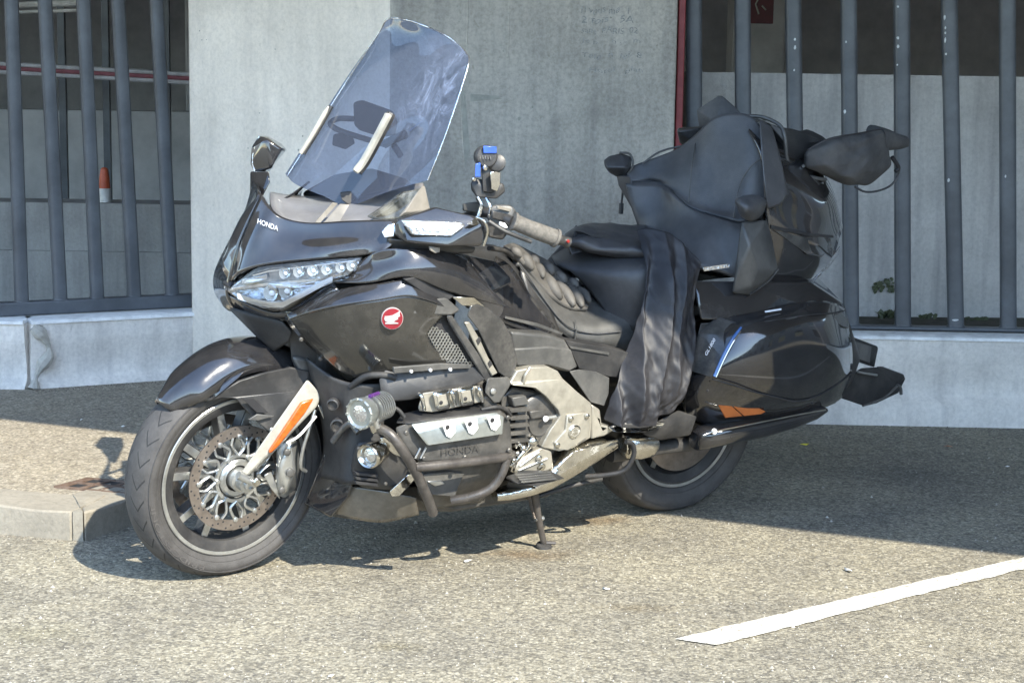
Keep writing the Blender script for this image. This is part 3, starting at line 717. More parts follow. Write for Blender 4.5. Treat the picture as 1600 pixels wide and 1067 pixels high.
litter('leaf', 1482, 699, .018, 'brown_leaf', 'reddish brown leaf on the shaded asphalt near the right low wall', 'leaf', seed=2)
litter('paper_scrap', 1574, 730, .012, 'paper', 'small pale scrap on the shaded asphalt at the far right', 'litter', seed=3)
litter('paper_scrap', 731, 878, .018, 'paper', 'white scrap in the sun just under the shadow of the crash bar', 'litter', seed=4, asp=.4)
litter('paper_scrap', 1326, 893, .024, 'paper', 'pale twig like scrap between the shadow edge and the white line', 'litter', seed=5, asp=.25)
litter('paper_scrap', 947, 921, .012, 'paper', 'tiny white speck of litter below the side stand to the right', 'litter', seed=6)
litter('paper_scrap', 517, 1057, .012, 'paper', 'pale brown chip at the bottom edge of the picture', 'litter', seed=7)
litter('paper_scrap', 193, 667, .012, 'paper', 'small pale scrap on the pavement near the wall shadow', 'litter', KZ, seed=8)
litter('paper_scrap', 128, 657, .018, 'paper', 'flat pale scrap on the sunny pavement, leftmost of the litter', 'litter', KZ, seed=9, asp=.3)
# loose gravel sprinkled over the asphalt
m_ = MB(); rnd = random.Random(21)
for i in range(2600):
    u, v = rnd.uniform(-100, 1700), 640 + 430 * rnd.random() ** .8
    p_ = G(u, v, 0)
    r = rnd.uniform(.0012, .0042) * (2.0 if rnd.random() < .02 else 1)
    onp = False
    rel = p_ - kb
    if rel @ kn > .02 and rel @ rn > .02 and p_[0] < -.6: continue
    a = rnd.uniform(0, PI); q = [p_ + np.array([r * math.cos(a + k * 2 * PI / 5), r * math.sin(a + k * 2 * PI / 5) * .8, -.001]) for k in range(5)]
    m_.add(q + [p_ + np.array([0, 0, r * .9])], [(0, 1, 5), (1, 2, 5), (2, 3, 5), (3, 4, 5), (4, 0, 5)])
simple('grit', (.34, .32, .28), .9, nscale=40, var=.5)
o_ = m_.build('grit', 'grit', smooth=0); o_['kind'] = 'stuff'

# ---- the other side of the street, behind the camera: unseen frontages added to darken the paintwork's reflections
fr_ = empty('added_building', (0, -34, 0)); tag(fr_, 'long low unseen building added across the street to darken the reflections', 'building')
m_ = MB(); m_.box((0, -3, 2.6), (90, 6, 5.2)); m_.build('wall', 'added_wall', fr_, 0)
m_ = MB(); m_.box((0, -2.9, 5.3), (90.6, 6.6, .2)); m_.build('roof', 'slab', fr_, 0)
for i in range(14):
    for z in (1.6, 4.1):
        m_ = MB(); m_.box((-32.5 + 5 * i, .02, z), (2.2, .06, 1.6)); w_ = m_.build('window', 'glass_dark', fr_, 0)
        m_ = MB(); m_.box((-32.5 + 5 * i, .05, z - .86), (2.5, .16, .1)); m_.build('sill', 'ledge', w_, 0)

fr_ = empty('added_building', (19, -20, 0)); tag(fr_, 'second unseen building added right of the camera to block the bright horizon', 'building')  # added out of view to keep the bright horizon off the paintwork
m_ = MB(); m_.box((6, 6, 2.8), (12, 60, 5.6)); m_.build('wall', 'added_wall', fr_, 0)
m_ = MB(); m_.box((5.9, 6, 5.7), (12.6, 60.6, .2)); m_.build('roof', 'slab', fr_, 0)
for i in range(14):
    for z in (1.7, 4.3):
        m_ = MB(); m_.box((-.02, -21 + 4.2 * i, z), (.06, 1.8, 1.6)); w_ = m_.build('window', 'glass_dark', fr_, 0)
        m_ = MB(); m_.box((-.05, -21 + 4.2 * i, z - .86), (.16, 2.1, .1)); m_.build('sill', 'ledge', w_, 0)


# grit and dead leaves swept against the foot of the low walls and the kerb
m_ = MB(); rnd = random.Random(77)
for i in range(900):
    k = i % 3
    if k == 0: p_ = RW0 + rwd * rnd.uniform(.1, 3.2) + rwn * (.04 + abs(rnd.gauss(0, .05)))
    elif k == 1: p_ = LB + lwd * rnd.uniform(0, .8) + lwn * (.04 + abs(rnd.gauss(0, .05))) + np.array([0, 0, KZ])
    else: p_ = kb - kdir * rnd.uniform(.0, 1.2) - kn * abs(rnd.gauss(0, .03))
    r = rnd.uniform(.002, .006); a_ = rnd.uniform(0, PI)
    q = [p_ + np.array([r * math.cos(a_ + j * 2 * PI / 5) * rnd.uniform(.6, 1.4), r * math.sin(a_ + j * 2 * PI / 5), -.001]) for j in range(5)]
    m_.add(q + [p_ + np.array([0, 0, r * .7])], [(j, (j + 1) % 5, 5) for j in range(5)])
simple('dirt_grit', (.13, .115, .09), .9, nscale=40, var=.6)
o_ = m_.build('swept_grit', 'dirt_grit', smooth=0); o_['kind'] = 'stuff'

# =================================================================== MOTORCYCLE
bike = empty('touring_motorcycle', tuple(BO))
bike.matrix_world = Matrix(((BF[0], BL[0], BU[0], BO[0]), (BF[1], BL[1], BU[1], BO[1]), (BF[2], BL[2], BU[2], BO[2]), (0, 0, 0, 1)))
tag(bike, 'black full dress touring motorcycle with tall tinted windscreen on its side stand', 'motorcycle')
def Bm(p): q = B(*p); return np.array([q[0], -q[1], q[2]])
def off(p, d): return np.array(p) + np.array(d)
def patch(name, rows, mat, parent=bike, n=5, thick=.006, mirror=False, smooth=45, disp=None):
    """smooth shell through a net of points (bearing, bearing, lateral offset)"""
    A = [[B(*p) for p in r] for r in rows]
    C1 = [smoothline(r, n) for r in A]
    cols = list(zip(*C1)); C2 = [smoothline(list(c), n) for c in cols]
    nc = len(C2); nr = len(C2[0])
    def mk(sg, nm):
        vv = []
        for j in range(nc):
            for i in range(nr):
                q = np.array(C2[j][i])
                if disp is not None: q = q + disp(j / (nc - 1), i / (nr - 1))
                vv.append((q[0], sg * q[1], q[2]))
        ff = [(j * nr + i, (j + 1) * nr + i, (j + 1) * nr + i + 1, j * nr + i + 1) for j in range(nc - 1) for i in range(nr - 1)]
        # face normals outward from the machine's middle
        me = bpy.data.meshes.new(nm); me.from_pydata([tuple(map(float, v)) for v in vv], [], ff); me.update()
        s_ = 0
        for p in me.polygons: s_ += p.normal.y * sg + .6 * p.normal.z
        if s_ < 0: me.flip_normals()
        o_ = link(nm, me, mat, parent, smooth)
        if thick:
            sm = o_.modifiers.new('solid', 'SOLIDIFY'); sm.thickness = thick; sm.offset = -1
        return o_
    o_ = mk(1, name)
    if mirror: mk(-1, name)
    return o_
def poly(name, pts, y, depth, mat, parent=bike, bev=.003, mirror=False, seg=2, smooth=35):
    """plate cut to an outline at lateral offset y (number or one per point), depth inwards"""
    ys = y if isinstance(y, (list, tuple)) else [y] * len(pts)
    q = [B(p[0], p[1], yy) for p, yy in zip(pts, ys)]
    res_ = None
    for sg in ((1, -1) if mirror else (1,)):
        m_ = MB(); m_.prism([(a[0], sg * a[1], a[2]) for a in q], (0, -sg * depth, 0))
        o_ = m_.build(name, mat, parent, smooth)
        if bev: bevel_mod(o_, bev, seg)
        res_ = res_ or o_
    return res_
def hull(name, pts, mat, parent=bike, bev=.004, mirror=False, smooth=35, seg=2):
    res_ = None
    for sg in ((1, -1) if mirror else (1,)):
        bm = bmesh.new()
        for p in pts:
            q = B(*p); bm.verts.new((q[0], sg * q[1], q[2]))
        bmesh.ops.convex_hull(bm, input=bm.verts)
        bmesh.ops.delete(bm, geom=[v for v in bm.verts if not v.link_faces], context='VERTS')
        bmesh.ops.dissolve_limit(bm, angle_limit=R_(6), verts=bm.verts, edges=bm.edges)
        me = bpy.data.meshes.new(name); bm.to_mesh(me); bm.free()
        o_ = link(name, me, mat, parent, smooth)
        if bev: bevel_mod(o_, bev, seg, 20)
        res_ = res_ or o_
    return res_
def dome(name, pts, y, bulge, mat, parent=bike, k=6, back=.02, n=4, power=2.4, mirror=False, smooth=60):
    """cushion: outline at offset y, swelling outwards by bulge, with a rounded back"""
    ys = y if isinstance(y, (list, tuple)) else [y] * len(pts)
    q = smoothline([B(p[0], p[1], yy) for p, yy in zip(pts, ys)], n, closed=True) if n > 1 else [B(p[0], p[1], yy) for p, yy in zip(pts, ys)]
    c = sum(q) / len(q); m = len(q); res_ = None
    for sg in ((1, -1) if mirror else (1,)):
        vv = []; ff = []
        levels = [(.90, -back)] + [(1, 0)] + [((1 - (i / k) ** power) ** (1 / power), bulge * (i / k)) for i in range(1, k)]
        levels = [(s_, h_) for s_, h_ in levels] + [(.35, bulge * .995)]
        for (s_, h_) in levels:
            for p in q:
                a = c + (p - c) * s_; yy = p[1] * s_ + c[1] * (1 - s_)
                vv.append((a[0], sg * (yy + h_), a[2]))
        L = len(levels)
        for l in range(L - 1):
            for i in range(m): ff.append((l * m + i, l * m + (i + 1) % m, (l + 1) * m + (i + 1) % m, (l + 1) * m + i))
        vv.append((c[0], sg * (c[1] + bulge), c[2])); t = len(vv) - 1
        for i in range(m): ff.append(((L - 1) * m + i, (L - 1) * m + (i + 1) % m, t))
        vv.append((c[0], sg * (c[1] - back), c[2])); t = len(vv) - 1
        for i in range(m): ff.append((i, (i + 1) % m, t))
        o_ = raw(name, vv, ff, mat, parent, smooth); res_ = res_ or o_
    return res_
def btube(name, pts, r, mat, parent=bike, seg=12, n=5, mirror=False):
    res_ = None
    for sg in ((1, -1) if mirror else (1,)):
        m_ = MB(); q = smoothline([(lambda a: np.array([a[0], sg * a[1], a[2]]))(B(*p)) for p in pts], n)
        m_.tube(q, r, seg); o_ = m_.build(name, mat, parent, 60); res_ = res_ or o_
    return res_
def bolt(u, v, y, r, mat='alloy', parent=bike, name='bolt', h=.006):
    m_ = MB(); m_.lathe(B(u, v, y), (0, 1, 0), [(r, 0), (r, h * .7), (r * .7, h), (0, h)], 12); return m_.build(name, mat, parent, 40)

# ---- wheels
def make_wheel(kind, c, steer, R, W_, rim_r, spokes, name):
    ax = np.array([-math.sin(steer), math.cos(steer), 0]); fw = np.array([math.cos(steer), math.sin(steer), 0])
    Mx = Matrix(((fw[0], ax[0], 0, c[0]), (fw[1], ax[1], 0, c[1]), (0, 0, 1, c[2]), (0, 0, 0, 1)))
    A = (0, 1, 0); st = (1, 0, 0)
    hw = W_ / 2
    # rim: barrel and lips
    m_ = MB()
    prof = [(rim_r - .035, -hw * .62), (rim_r - .012, -hw * .80), (rim_r + .008, -hw * .80), (rim_r + .008, -hw * .70), (rim_r - .008, -hw * .6), (rim_r - .018, 0), (rim_r - .008, hw * .6), (rim_r + .008, hw * .70), (rim_r + .008, hw * .80), (rim_r - .012, hw * .80), (rim_r - .035, hw * .62), (rim_r - .040, 0), (rim_r - .035, -hw * .62)]
    vv = []; seg = 96
    for (r, h) in prof:
        for k in range(seg): a = 2 * PI * k / seg; vv.append((r * math.cos(a), h, r * math.sin(a)))
    m_.add(vv, [(i * seg + k, i * seg + (k + 1) % seg, (i + 1) * seg + (k + 1) % seg, (i + 1) * seg + k) for i in range(len(prof) - 1) for k in range(seg)])
    wh = m_.build(name, 'matte_black', None, 30); wh.parent = bike; wh.matrix_local = Mx
    # machined lip
    m_ = MB()
    for s_ in (1, -1):
        vv = []; pr = [(rim_r - .008, hw * .805 - .004), (rim_r - .005, hw * .81), (rim_r + .004, hw * .825), (rim_r + .006, hw * .80)]
        for (r, h) in pr:
            for k in range(seg): a = 2 * PI * k / seg; vv.append((r * math.cos(a), s_ * h, r * math.sin(a)))
        m_.add(vv, [(i * seg + k, i * seg + (k + 1) % seg, (i + 1) * seg + (k + 1) % seg, (i + 1) * seg + k) for i in range(3) for k in range(seg)])
    m_.build('rim_lip', 'alloy', wh, 40)
    # spokes in pairs
    for i in range(spokes):
        a0 = 2 * PI * i / spokes + .35
        m_ = MB()
        for s_ in (-1, 1):
            a1, a2 = a0 + s_ * .10, a0 + s_ * .26
            p0 = np.array([math.cos(a1), 0, math.sin(a1)]) * .045; p1 = np.array([math.cos(a2), 0, math.sin(a2)]) * (rim_r - .028)
            d = p1 - p0; d /= np.linalg.norm(d); t = np.array([-d[2], 0, d[0]])
            for (w0, w1, y0, y1, mi) in ((.017, .013, -.018, .020, 0), (.014, .0105, .0195, .0225, 1)):
                q = [p0 + t * w0, p0 - t * w0, p1 - t * w1, p1 + t * w1]
                m_.prism([a + np.array([0, y0 + (0 if mi == 0 else 0), 0]) for a in q], (0, y1 - y0, 0), mi)
        bevel_mod(m_.build('spoke', ['satin_black', 'alloy'], wh, 30), .0025)
    m_ = MB(); m_.lathe((0, -.055, 0), A, [(.045, 0), (.058, .01), (.058, .10), (.045, .11)], 32, start=st); m_.build('hub', 'satin_black', wh, 40)
    # tyre
    m_ = MB(); prof = []
    crown = R; bead = rim_r + .006
    pts = [(bead, -hw * .74), (bead + .012, -hw * .86), (bead + (R - bead) * .42, -hw * 1.0), (R - .030, -hw * .965), (R - .018, -hw * .82), (R - .009, -hw * .60), (R - .002, -hw * .3), (R, 0)]
    pts = pts + [(r, -h) for (r, h) in reversed(pts[:-1])]
    pts = [tuple(p) for p in smoothline(pts, 4)]
    vv = []; seg = 128
    for (r, h) in pts:
        for k in range(seg):
            a = 2 * PI * k / seg
            z = r * math.sin(a); x = r * math.cos(a)
            vv.append((x, h, z))
    m_.add(vv, [(i * seg + k, i * seg + (k + 1) % seg, (i + 1) * seg + (k + 1) % seg, (i + 1) * seg + k) for i in range(len(pts) - 1) for k in range(seg)])
    ty = m_.build('tyre', 'tyre_rubber', wh, 40)
    # moulded rings on the sidewall
    m_ = MB()
    for rr in (bead + .018, bead + (R - bead) * .62):
        vv = []
        yy = hw * (.90 if rr < bead + .03 else .995)
        for (dr, dh) in ((-.0015, -.003), (-.001, .0015), (.001, .0015), (.0015, -.003)):
            for k in range(seg): a = 2 * PI * k / seg; vv.append(((rr + dr) * math.cos(a), yy + dh, (rr + dr) * math.sin(a)))
        m_.add(vv, [(i * seg + k, i * seg + (k + 1) % seg, (i + 1) * seg + (k + 1) % seg, (i + 1) * seg + k) for i in range(3) for k in range(seg)])
    m_.build('sidewall_ring', 'tyre_rubber', ty, 40)
    return wh, Mx
FS = R_(7)
fc_ = np.array([1.685, 0, .315])
fwheel, FM = make_wheel('front', fc_, FS, .318, .134, .235, 5, 'front_wheel')
rwheel, RM = make_wheel('rear', np.array([.045, 0, .318]), 0, .318, .200, .212, 5, 'rear_wheel')
# raised lettering round the front tyre wall
def ring_text(s, r, y, h, a_mid, a_w, mat, parent):
    me = text_mesh(s, 'tyre_lettering'); xs = [v.co.x for v in me.vertices]; ys = [v.co.y for v in me.vertices]
    for v in me.vertices:
        a = (v.co.x - min(xs) if False else v.co.x - xs_min(xs)) / (max(xs) - xs_min(xs)); c = (v.co.y - xs_min(ys)) / (max(ys) - xs_min(ys))
        # reads with the letters' feet towards the hub
        an = a_mid - a_w / 2 + a_w * (1 - a); rr = r + h * c
        v.co = Vector((rr * math.cos(an), y + .0008, rr * math.sin(an)))
    link('tyre_lettering', me, mat, parent, 0)
def xs_min(x): return _cache.setdefault(id(x), min(x))
_cache = {}
simple('rubber_pale', (.085, .079, .075), .8)
def ring_text(s, r, y, h, a_mid, a_w, mat, parent):
    me = text_mesh(s, 'tyre_lettering'); co = [v.co.copy() for v in me.vertices]
    x0, x1 = min(c.x for c in co), max(c.x for c in co); y0, y1 = min(c.y for c in co), max(c.y for c in co)
    for v, q in zip(me.vertices, co):
        a = (q.x - x0) / (x1 - x0); c = (q.y - y0) / (y1 - y0)
        an = a_mid - a_w / 2 + a_w * a; rr = r + h * c
        v.co = Vector((rr * math.cos(an), y, rr * math.sin(an)))
    link('tyre_lettering', me, mat, parent, 0)
ring_text('BRIDGESTONE', .272, .0682, .014, R_(-38), R_(62), 'rubber_pale', fwheel)

# brake discs with drilled rotors and wavy carriers
def disc(side, wheel, r0=.128, r1=.160, y=.062):
    seg = 72; m_ = MB(); yy = y * side
    vv = []
    for (r, h) in ((r0, -.0025), (r0, .0025), (r1, .0025), (r1, -.0025), (r0, -.0025)):
        for k in range(seg): a = 2 * PI * k / seg; vv.append((r * math.cos(a), yy + h, r * math.sin(a)))
    m_.add(vv, [(i * seg + k, i * seg + (k + 1) % seg, (i + 1) * seg + (k + 1) % seg, (i + 1) * seg + k) for i in range(4) for k in range(seg)])
    for k in range(60):
        a = 2 * PI * k / 60; r = r0 + (.007, .016, .025)[k % 3]
        m_.lathe((r * math.cos(a), yy + side * .0022, r * math.sin(a)), (0, side, 0), [(.0032, 0), (.0032, .0006), (0, .0006)], 8, mi=1)
    d = m_.build('brake_disc', ['steel_disc', 'dark_void'], wheel, 30)
    if side > 0 or True:
        m_ = MB(); n = 12; z = []
        for k in range(n):
            a = 2 * PI * k / n
            def pt(r, da): return np.array([r * math.cos(a + da), yy, r * math.sin(a + da)])
            m_.tube(smoothline([pt(.070, 0), pt(.092, .20), pt(.112, .10), pt(.130, .0)], 4), .0052, 6)
            m_.tube(smoothline([pt(.070, 0), pt(.090, -.16), pt(.108, -.22), pt(.128, -.16)], 4), .0045, 6)
            m_.lathe(pt(.128, 0) + np.array([0, -.004 * side, 0]), (0, side, 0), [(.008, 0), (.008, .009), (.004, .011), (0, .011)], 10)
        m_.lathe((0, yy - .004, 0), (0, 1, 0), [(.064, 0), (.074, 0), (.074, .008), (.064, .008), (.064, 0)], 36)
        m_.build('disc_carrier', 'alloy', d, 60)
    return d
disc(1, fwheel); disc(-1, fwheel)
m_ = MB()                                               # toothed sensor ring and axle stack
m_.lathe((0, .050, 0), (0, 1, 0), [(.040, 0), (.056, .0), (.058, .012), (.052, .018), (.040, .016), (.040, 0)], 40)
for k in range(6):
    a = 2 * PI * k / 6; m_.lathe((.068 * math.cos(a), .064, .068 * math.sin(a)), (0, 1, 0), [(.007, 0), (.007, .007), (0, .008)], 8)
m_.build('sensor_ring', 'alloy', fwheel, 30)
m_ = MB(); m_.lathe((0, .06, 0), (0, 1, 0), [(.034, 0), (.034, .03), (.026, .034), (.026, .062), (.016, .064), (.016, .075), (.009, .078), (.009, .072), (0, .072)], 28); m_.build('axle', 'alloy', fwheel, 30)
# rear disc
m_ = MB(); m_.lathe((0, .075, 0), (0, 1, 0), [(.09, 0), (.158, 0), (.158, .006), (.09, .006), (.09, 0)], 60); m_.build('brake_disc', 'steel_disc', rwheel, 30)

# ---- front mudguard: spiral shell round the wheel
def fender_shell():
    fw = np.array(FM.col[0][:3]); ax = np.array(FM.col[1][:3]); up = np.array([0, 0, 1.])
    rows = []
    nA, nW = 40, 14
    vv = []
    for i in range(nA + 1):
        t = i / nA; a = R_(46 + 102 * t)                # from front to rear over the top
        r = .338 + .072 * math.sin(min(1, t / .62) * PI / 2) ** 1.3 - .02 * max(0, t - .7) / .3
        wv = .092 * (1 - .55 * max(0, .16 - t) / .16) + .010 * t
        drop = .070 - .035 * max(0, .25 - t) / .25
        for j in range(nW + 1):
            s = j / nW * 2 - 1
            rr = r - drop * abs(s) ** 2.6 - (.004 if abs(s) > .93 else 0)
            if t < .12: rr -= .0
            c = fc_ + (fw * math.cos(a) + up * math.sin(a)) * rr + ax * (wv * math.copysign(abs(s) ** .8, s))
            vv.append(c)
    ff = [(i * (nW + 1) + j, i * (nW + 1) + j + 1, (i + 1) * (nW + 1) + j + 1, (i + 1) * (nW + 1) + j) for i in range(nA) for j in range(nW)]
    o_ = raw('front_mudguard', vv, ff, 'paint_black', bike, 50)
    sm = o_.modifiers.new('solid', 'SOLIDIFY'); sm.thickness = .005; sm.offset = -1
    return o_
mg = fender_shell()
# side blade of the mudguard with its vent
poly('mudguard_blade', [(320, 630), (345, 612), (372, 596), (410, 584), (455, 574), (486, 580), (474, 610), (452, 640), (440, 660), (431, 683), (404, 661), (384, 640), (368, 622), (345, 622)], [.088, .10, .11, .118, .122, .125, .128, .130, .13, .13, .125, .115, .108, .098], .012, 'satin_black', mg, .004)
poly('mudguard_vent', [(378, 622), (396, 622), (420, 645), (402, 645)], .136, .004, 'dark_void', mg, .001)
poly('mudguard_vent_lip', [(388, 656), (402, 647), (429, 650), (404, 657)], .140, .006, 'grey_plastic', mg, .002)
poly('mudguard_crease', [(312, 628), (340, 608), (362, 590), (384, 578), (374, 590), (350, 610), (330, 626)], [.09, .10, .108, .112, .118, .112, .1], .006, 'paint_black', mg, .003)
bolt(424, 671, .138, .007, parent=mg)

# ---- fork legs
fork = hull('fork_leg', [(480, 592, .155), (503, 616, .155), (496, 634, .155), (414, 716, .15), (386, 744, .15), (376, 738, .15), (408, 704, .15), (434, 670, .155), (471, 608, .155), (480, 596, .11), (500, 622, .11), (400, 736, .11), (384, 735, .11)], 'fork_white', bev=.006, smooth=30)
poly('side_marker', [(491, 623), (471, 629), (421, 704), (421, 709), (426, 707), (436, 697), (478, 645)], .162, .010, 'amber_lens', fork, .004)
btube('fork_pinch', [(372, 742, .15), (400, 756, .15)], .012, 'alloy', fork)
bolt(400, 752, .160, .013, 'old_chrome', fork, 'axle_nut', .012)
hull('fork_leg', [(478, 592, -.155), (505, 618, -.155), (420, 702, -.15), (386, 722, -.15), (404, 690, -.15), (480, 596, -.11), (400, 716, -.11)], 'fork_white', bev=.006)
hull('fork_bridge', [(455, 556, .12), (484, 560, .12), (508, 618, .12), (478, 602, .12), (455, 556, -.12), (484, 560, -.12), (500, 600, -.1), (478, 592, -.12)], 'grey_plastic', bev=.01)
# caliper, hose and brackets
cal = hull('brake_caliper', [(432, 690, .075), (452, 672, .075), (466, 690, .075), (470, 722, .075), (462, 765, .075), (444, 780, .075), (428, 772, .075), (436, 735, .12), (455, 690, .12), (462, 735, .12), (446, 768, .12)], 'alloy', bev=.008)
for (u, v, r) in ((448, 706, .011), (453, 738, .013), (440, 765, .010)): bolt(u, v, .122, r, 'grey_plastic', cal, 'piston_cap', .008)
hull('caliper_bracket', [(412, 742, .10), (425, 735, .10), (432, 772, .10), (438, 780, .10), (424, 765, .10), (412, 742, .085), (438, 780, .085), (432, 772, .085)], 'alloy', cal, bev=.003)
btube('brake_hose', [(492, 640, .13), (484, 668, .14), (474, 700, .14), (470, 728, .13), (478, 736, .12)], .0055, 'alloy', cal)
btube('brake_hose', [(494, 650, .15), (468, 680, .15), (448, 692, .14)], .004, 'white_lamp', cal)
hull('hose_clip', [(496, 632, .15), (512, 640, .15), (518, 652, .15), (506, 656, .15), (496, 632, .14), (512, 640, .14), (506, 656, .14)], 'alloy', cal, bev=.003)
hull('caliper_guard', [(506, 668, .12), (514, 675, .12), (516, 702, .12), (511, 712, .12), (506, 668, .11), (516, 702, .11), (511, 712, .11)], 'grey_plastic', cal, bev=.002)

# ---- inner frame and engine core, so nothing is hollow
core = MB()
core.box((.98, 0, .42), (.80, .40, .36)); core.box((.55, 0, .50), (.5, .30, .30)); core.box((1.25, 0, .72), (.45, .30, .40)); core.box((.35, 0, .62), (.7, .32, .22))
bevel_mod(core.build('engine_block', 'matte_black', bike, 30), .02)
m_ = MB(); m_.box((.25, -.09, .32), (.55, .05, .08)); m_.box((.2, .1, .33), (.5, .035, .07)); bevel_mod(m_.build('swing_arm', 'matte_black', bike), .01)

# ---- front cowl
patch('front_cowl', [
    [(408, 303, 0), (424, 326, .06), (446, 341, .09), (485, 348, .13), (545, 345, .19), (620, 343, .28)],
    [(388, 345, 0), (410, 352, .07), (440, 362, .10), (490, 368, .15), (555, 365, .22), (618, 360, .30)],
    [(371, 388, 0), (392, 388, .07), (430, 390, .12), (485, 390, .18), (555, 385, .25), (616, 378, .31)],
    [(359, 441, .0), (372, 428, .06), (410, 414, .12), (470, 407, .18), (560, 400, .26), (600, 390, .31)]], 'paint_black', mirror=True, thick=.006)
# forward edge of the right shell seen past the nose
patch('nose_side', [
    [(398, 283, -.30), (404, 290, -.22), (408, 303, -.02)],
    [(385, 330, -.29), (388, 335, -.20), (388, 345, -.015)],
    [(358, 382, -.25), (366, 384, -.15), (371, 388, -.01)],
    [(338, 425, -.20), (347, 430, -.11), (359, 441, -.003)],
    [(338, 455, -.17), (346, 460, -.10), (360, 466, -.003)],
    [(352, 478, -.12), (360, 484, -.08), (376, 488, -.003)]], 'paint_black', thick=.006)
# badge word on the cowl
text_on('HONDA', B(404, 352, .075), B(436, 364, .10), B(405, 344, .075), 'letter_white', bike, 'badge_lettering', (.006, .004, .006))

# ---- headlight
hl = poly('headlight', [(361, 450), (396, 424), (421, 417), (500, 409), (563, 404), (566, 408), (545, 431), (517, 438), (441, 484), (412, 482), (373, 468), (360, 458)], [.02, .07, .10, .18, .25, .25, .235, .21, .13, .10, .045, .02], .05, 'lamp_back', bike, .003)
def cup(u, v, y, r, parent=hl):
    m_ = MB(); c = B(u, v, y); ax = Vector((.75, .65, .05)).normalized()
    m_.lathe(c, ax, [(r * .25, -.012), (r * .6, -.008), (r * .9, 0), (r, .006), (r * 1.02, .004), (r * .7, -.012)], 16); m_.build('reflector_cup', 'chrome', parent, 40)
    m_ = MB(); m_.lathe(Vector(c) + ax * -.006, ax, [(r * .4, 0), (r * .35, .006), (0, .008)], 12); m_.build('lamp_led', 'white_lamp', parent, 40)
for (u, v, y) in ((446, 427, .135), (468, 425, .155), (490, 423, .175), (512, 421, .195), (534, 418, .215), (551, 415, .235)): cup(u, v, y + .012, .017)
for (u, v, y) in ((424, 458, .11), (448, 455, .135)): cup(u, v, y + .008, .022)
def strip(pts, w, mat, name, parent, dy=.010):
    q = []
    for (u, v, y) in pts: q.append((u, v - w / 2, y + dy))
    for (u, v, y) in reversed(pts): q.append((u, v + w / 2, y + dy))
    return poly(name, [(a, b) for a, b, _ in q], [c for _, _, c in q], .008, mat, parent, .0015)
strip([(363, 452, .02), (400, 447, .07), (440, 442, .12), (500, 437, .18), (536, 428, .22)], 5, 'lens_inner', 'light_guide', hl)
strip([(372, 463, .035), (395, 471, .07), (420, 476, .10), (442, 476, .125), (470, 462, .155), (500, 446, .185), (520, 437, .21)], 9, 'white_lamp', 'running_light', hl, .034)
strip([(395, 431, .075), (420, 424, .11), (500, 414, .19), (556, 408, .245)], 3, 'chrome', 'brow_trim', hl, .009)
strip([(420, 447, .11), (470, 447, .16), (500, 442, .18)], 7, 'lens_inner', 'reflector_shelf', hl, .006)
strip([(380, 440, .055), (402, 436, .085), (418, 432, .1)], 8, 'lens_inner', 'reflector_shelf', hl, .004)
# cover glass, gently domed
patch('lamp_cover', [
    [(360, 449, 0.031), (396, 422, 0.106), (421, 415, 0.146), (500, 407, 0.231), (566, 402, 0.294)],
    [(360, 453, 0.038), (398, 444, 0.126), (424, 441, 0.166), (500, 430, 0.244), (558, 414, 0.294)],
    [(362, 460, 0.040), (400, 466, 0.131), (424, 464, 0.171), (485, 452, 0.236), (545, 430, 0.284)],
    [(374, 468, 0.066), (412, 483, 0.136), (441, 485, 0.173), (480, 462, 0.216), (518, 438, 0.256)]], 'lamp_glass', hl, thick=0)
hlR = poly('headlight', [(361, 450), (396, 424), (563, 404), (566, 408), (545, 431), (441, 484), (373, 468)], [.03, .07, .25, .25, .235, .13, .045], .05, 'dark_void', bike, .003)
for v in hlR.data.vertices: v.co.y *= -1
hlR.data.flip_normals()

# chin under the headlight
patch('chin_cowl', [
    [(357, 462, 0), (374, 470, .05), (412, 485, .10), (441, 487, .135), (480, 467, .185), (520, 441, .23)],
    [(362, 474, 0), (382, 482, .05), (414, 492, .10), (444, 494, .14), (484, 476, .20), (528, 452, .25)],
    [(376, 488, 0), (396, 493, .04), (420, 497, .09), (446, 498, .13), (486, 484, .19), (534, 462, .25)]], 'paint_black', mirror=True)
hull('under_nose', [(352, 478, .0), (385, 494, .05), (440, 500, .12), (458, 520, .14), (452, 534, .12), (428, 550, .06), (402, 528, 0), (400, 500, -.1), (440, 500, -.12), (440, 530, -.1)], 'matte_black', bev=.006)
btube('hook_wire', [(383, 538, -.02), (385, 532, -.02), (396, 530, -.02), (404, 534, -.02)], .003, 'matte_black')
hull('steering_head', [(450, 500, .10), (500, 520, .13), (520, 600, .14), (470, 600, .11), (455, 560, .1), (450, 500, -.10), (500, 520, -.13), (520, 600, -.14), (470, 600, -.11)], 'matte_black', bev=.008)

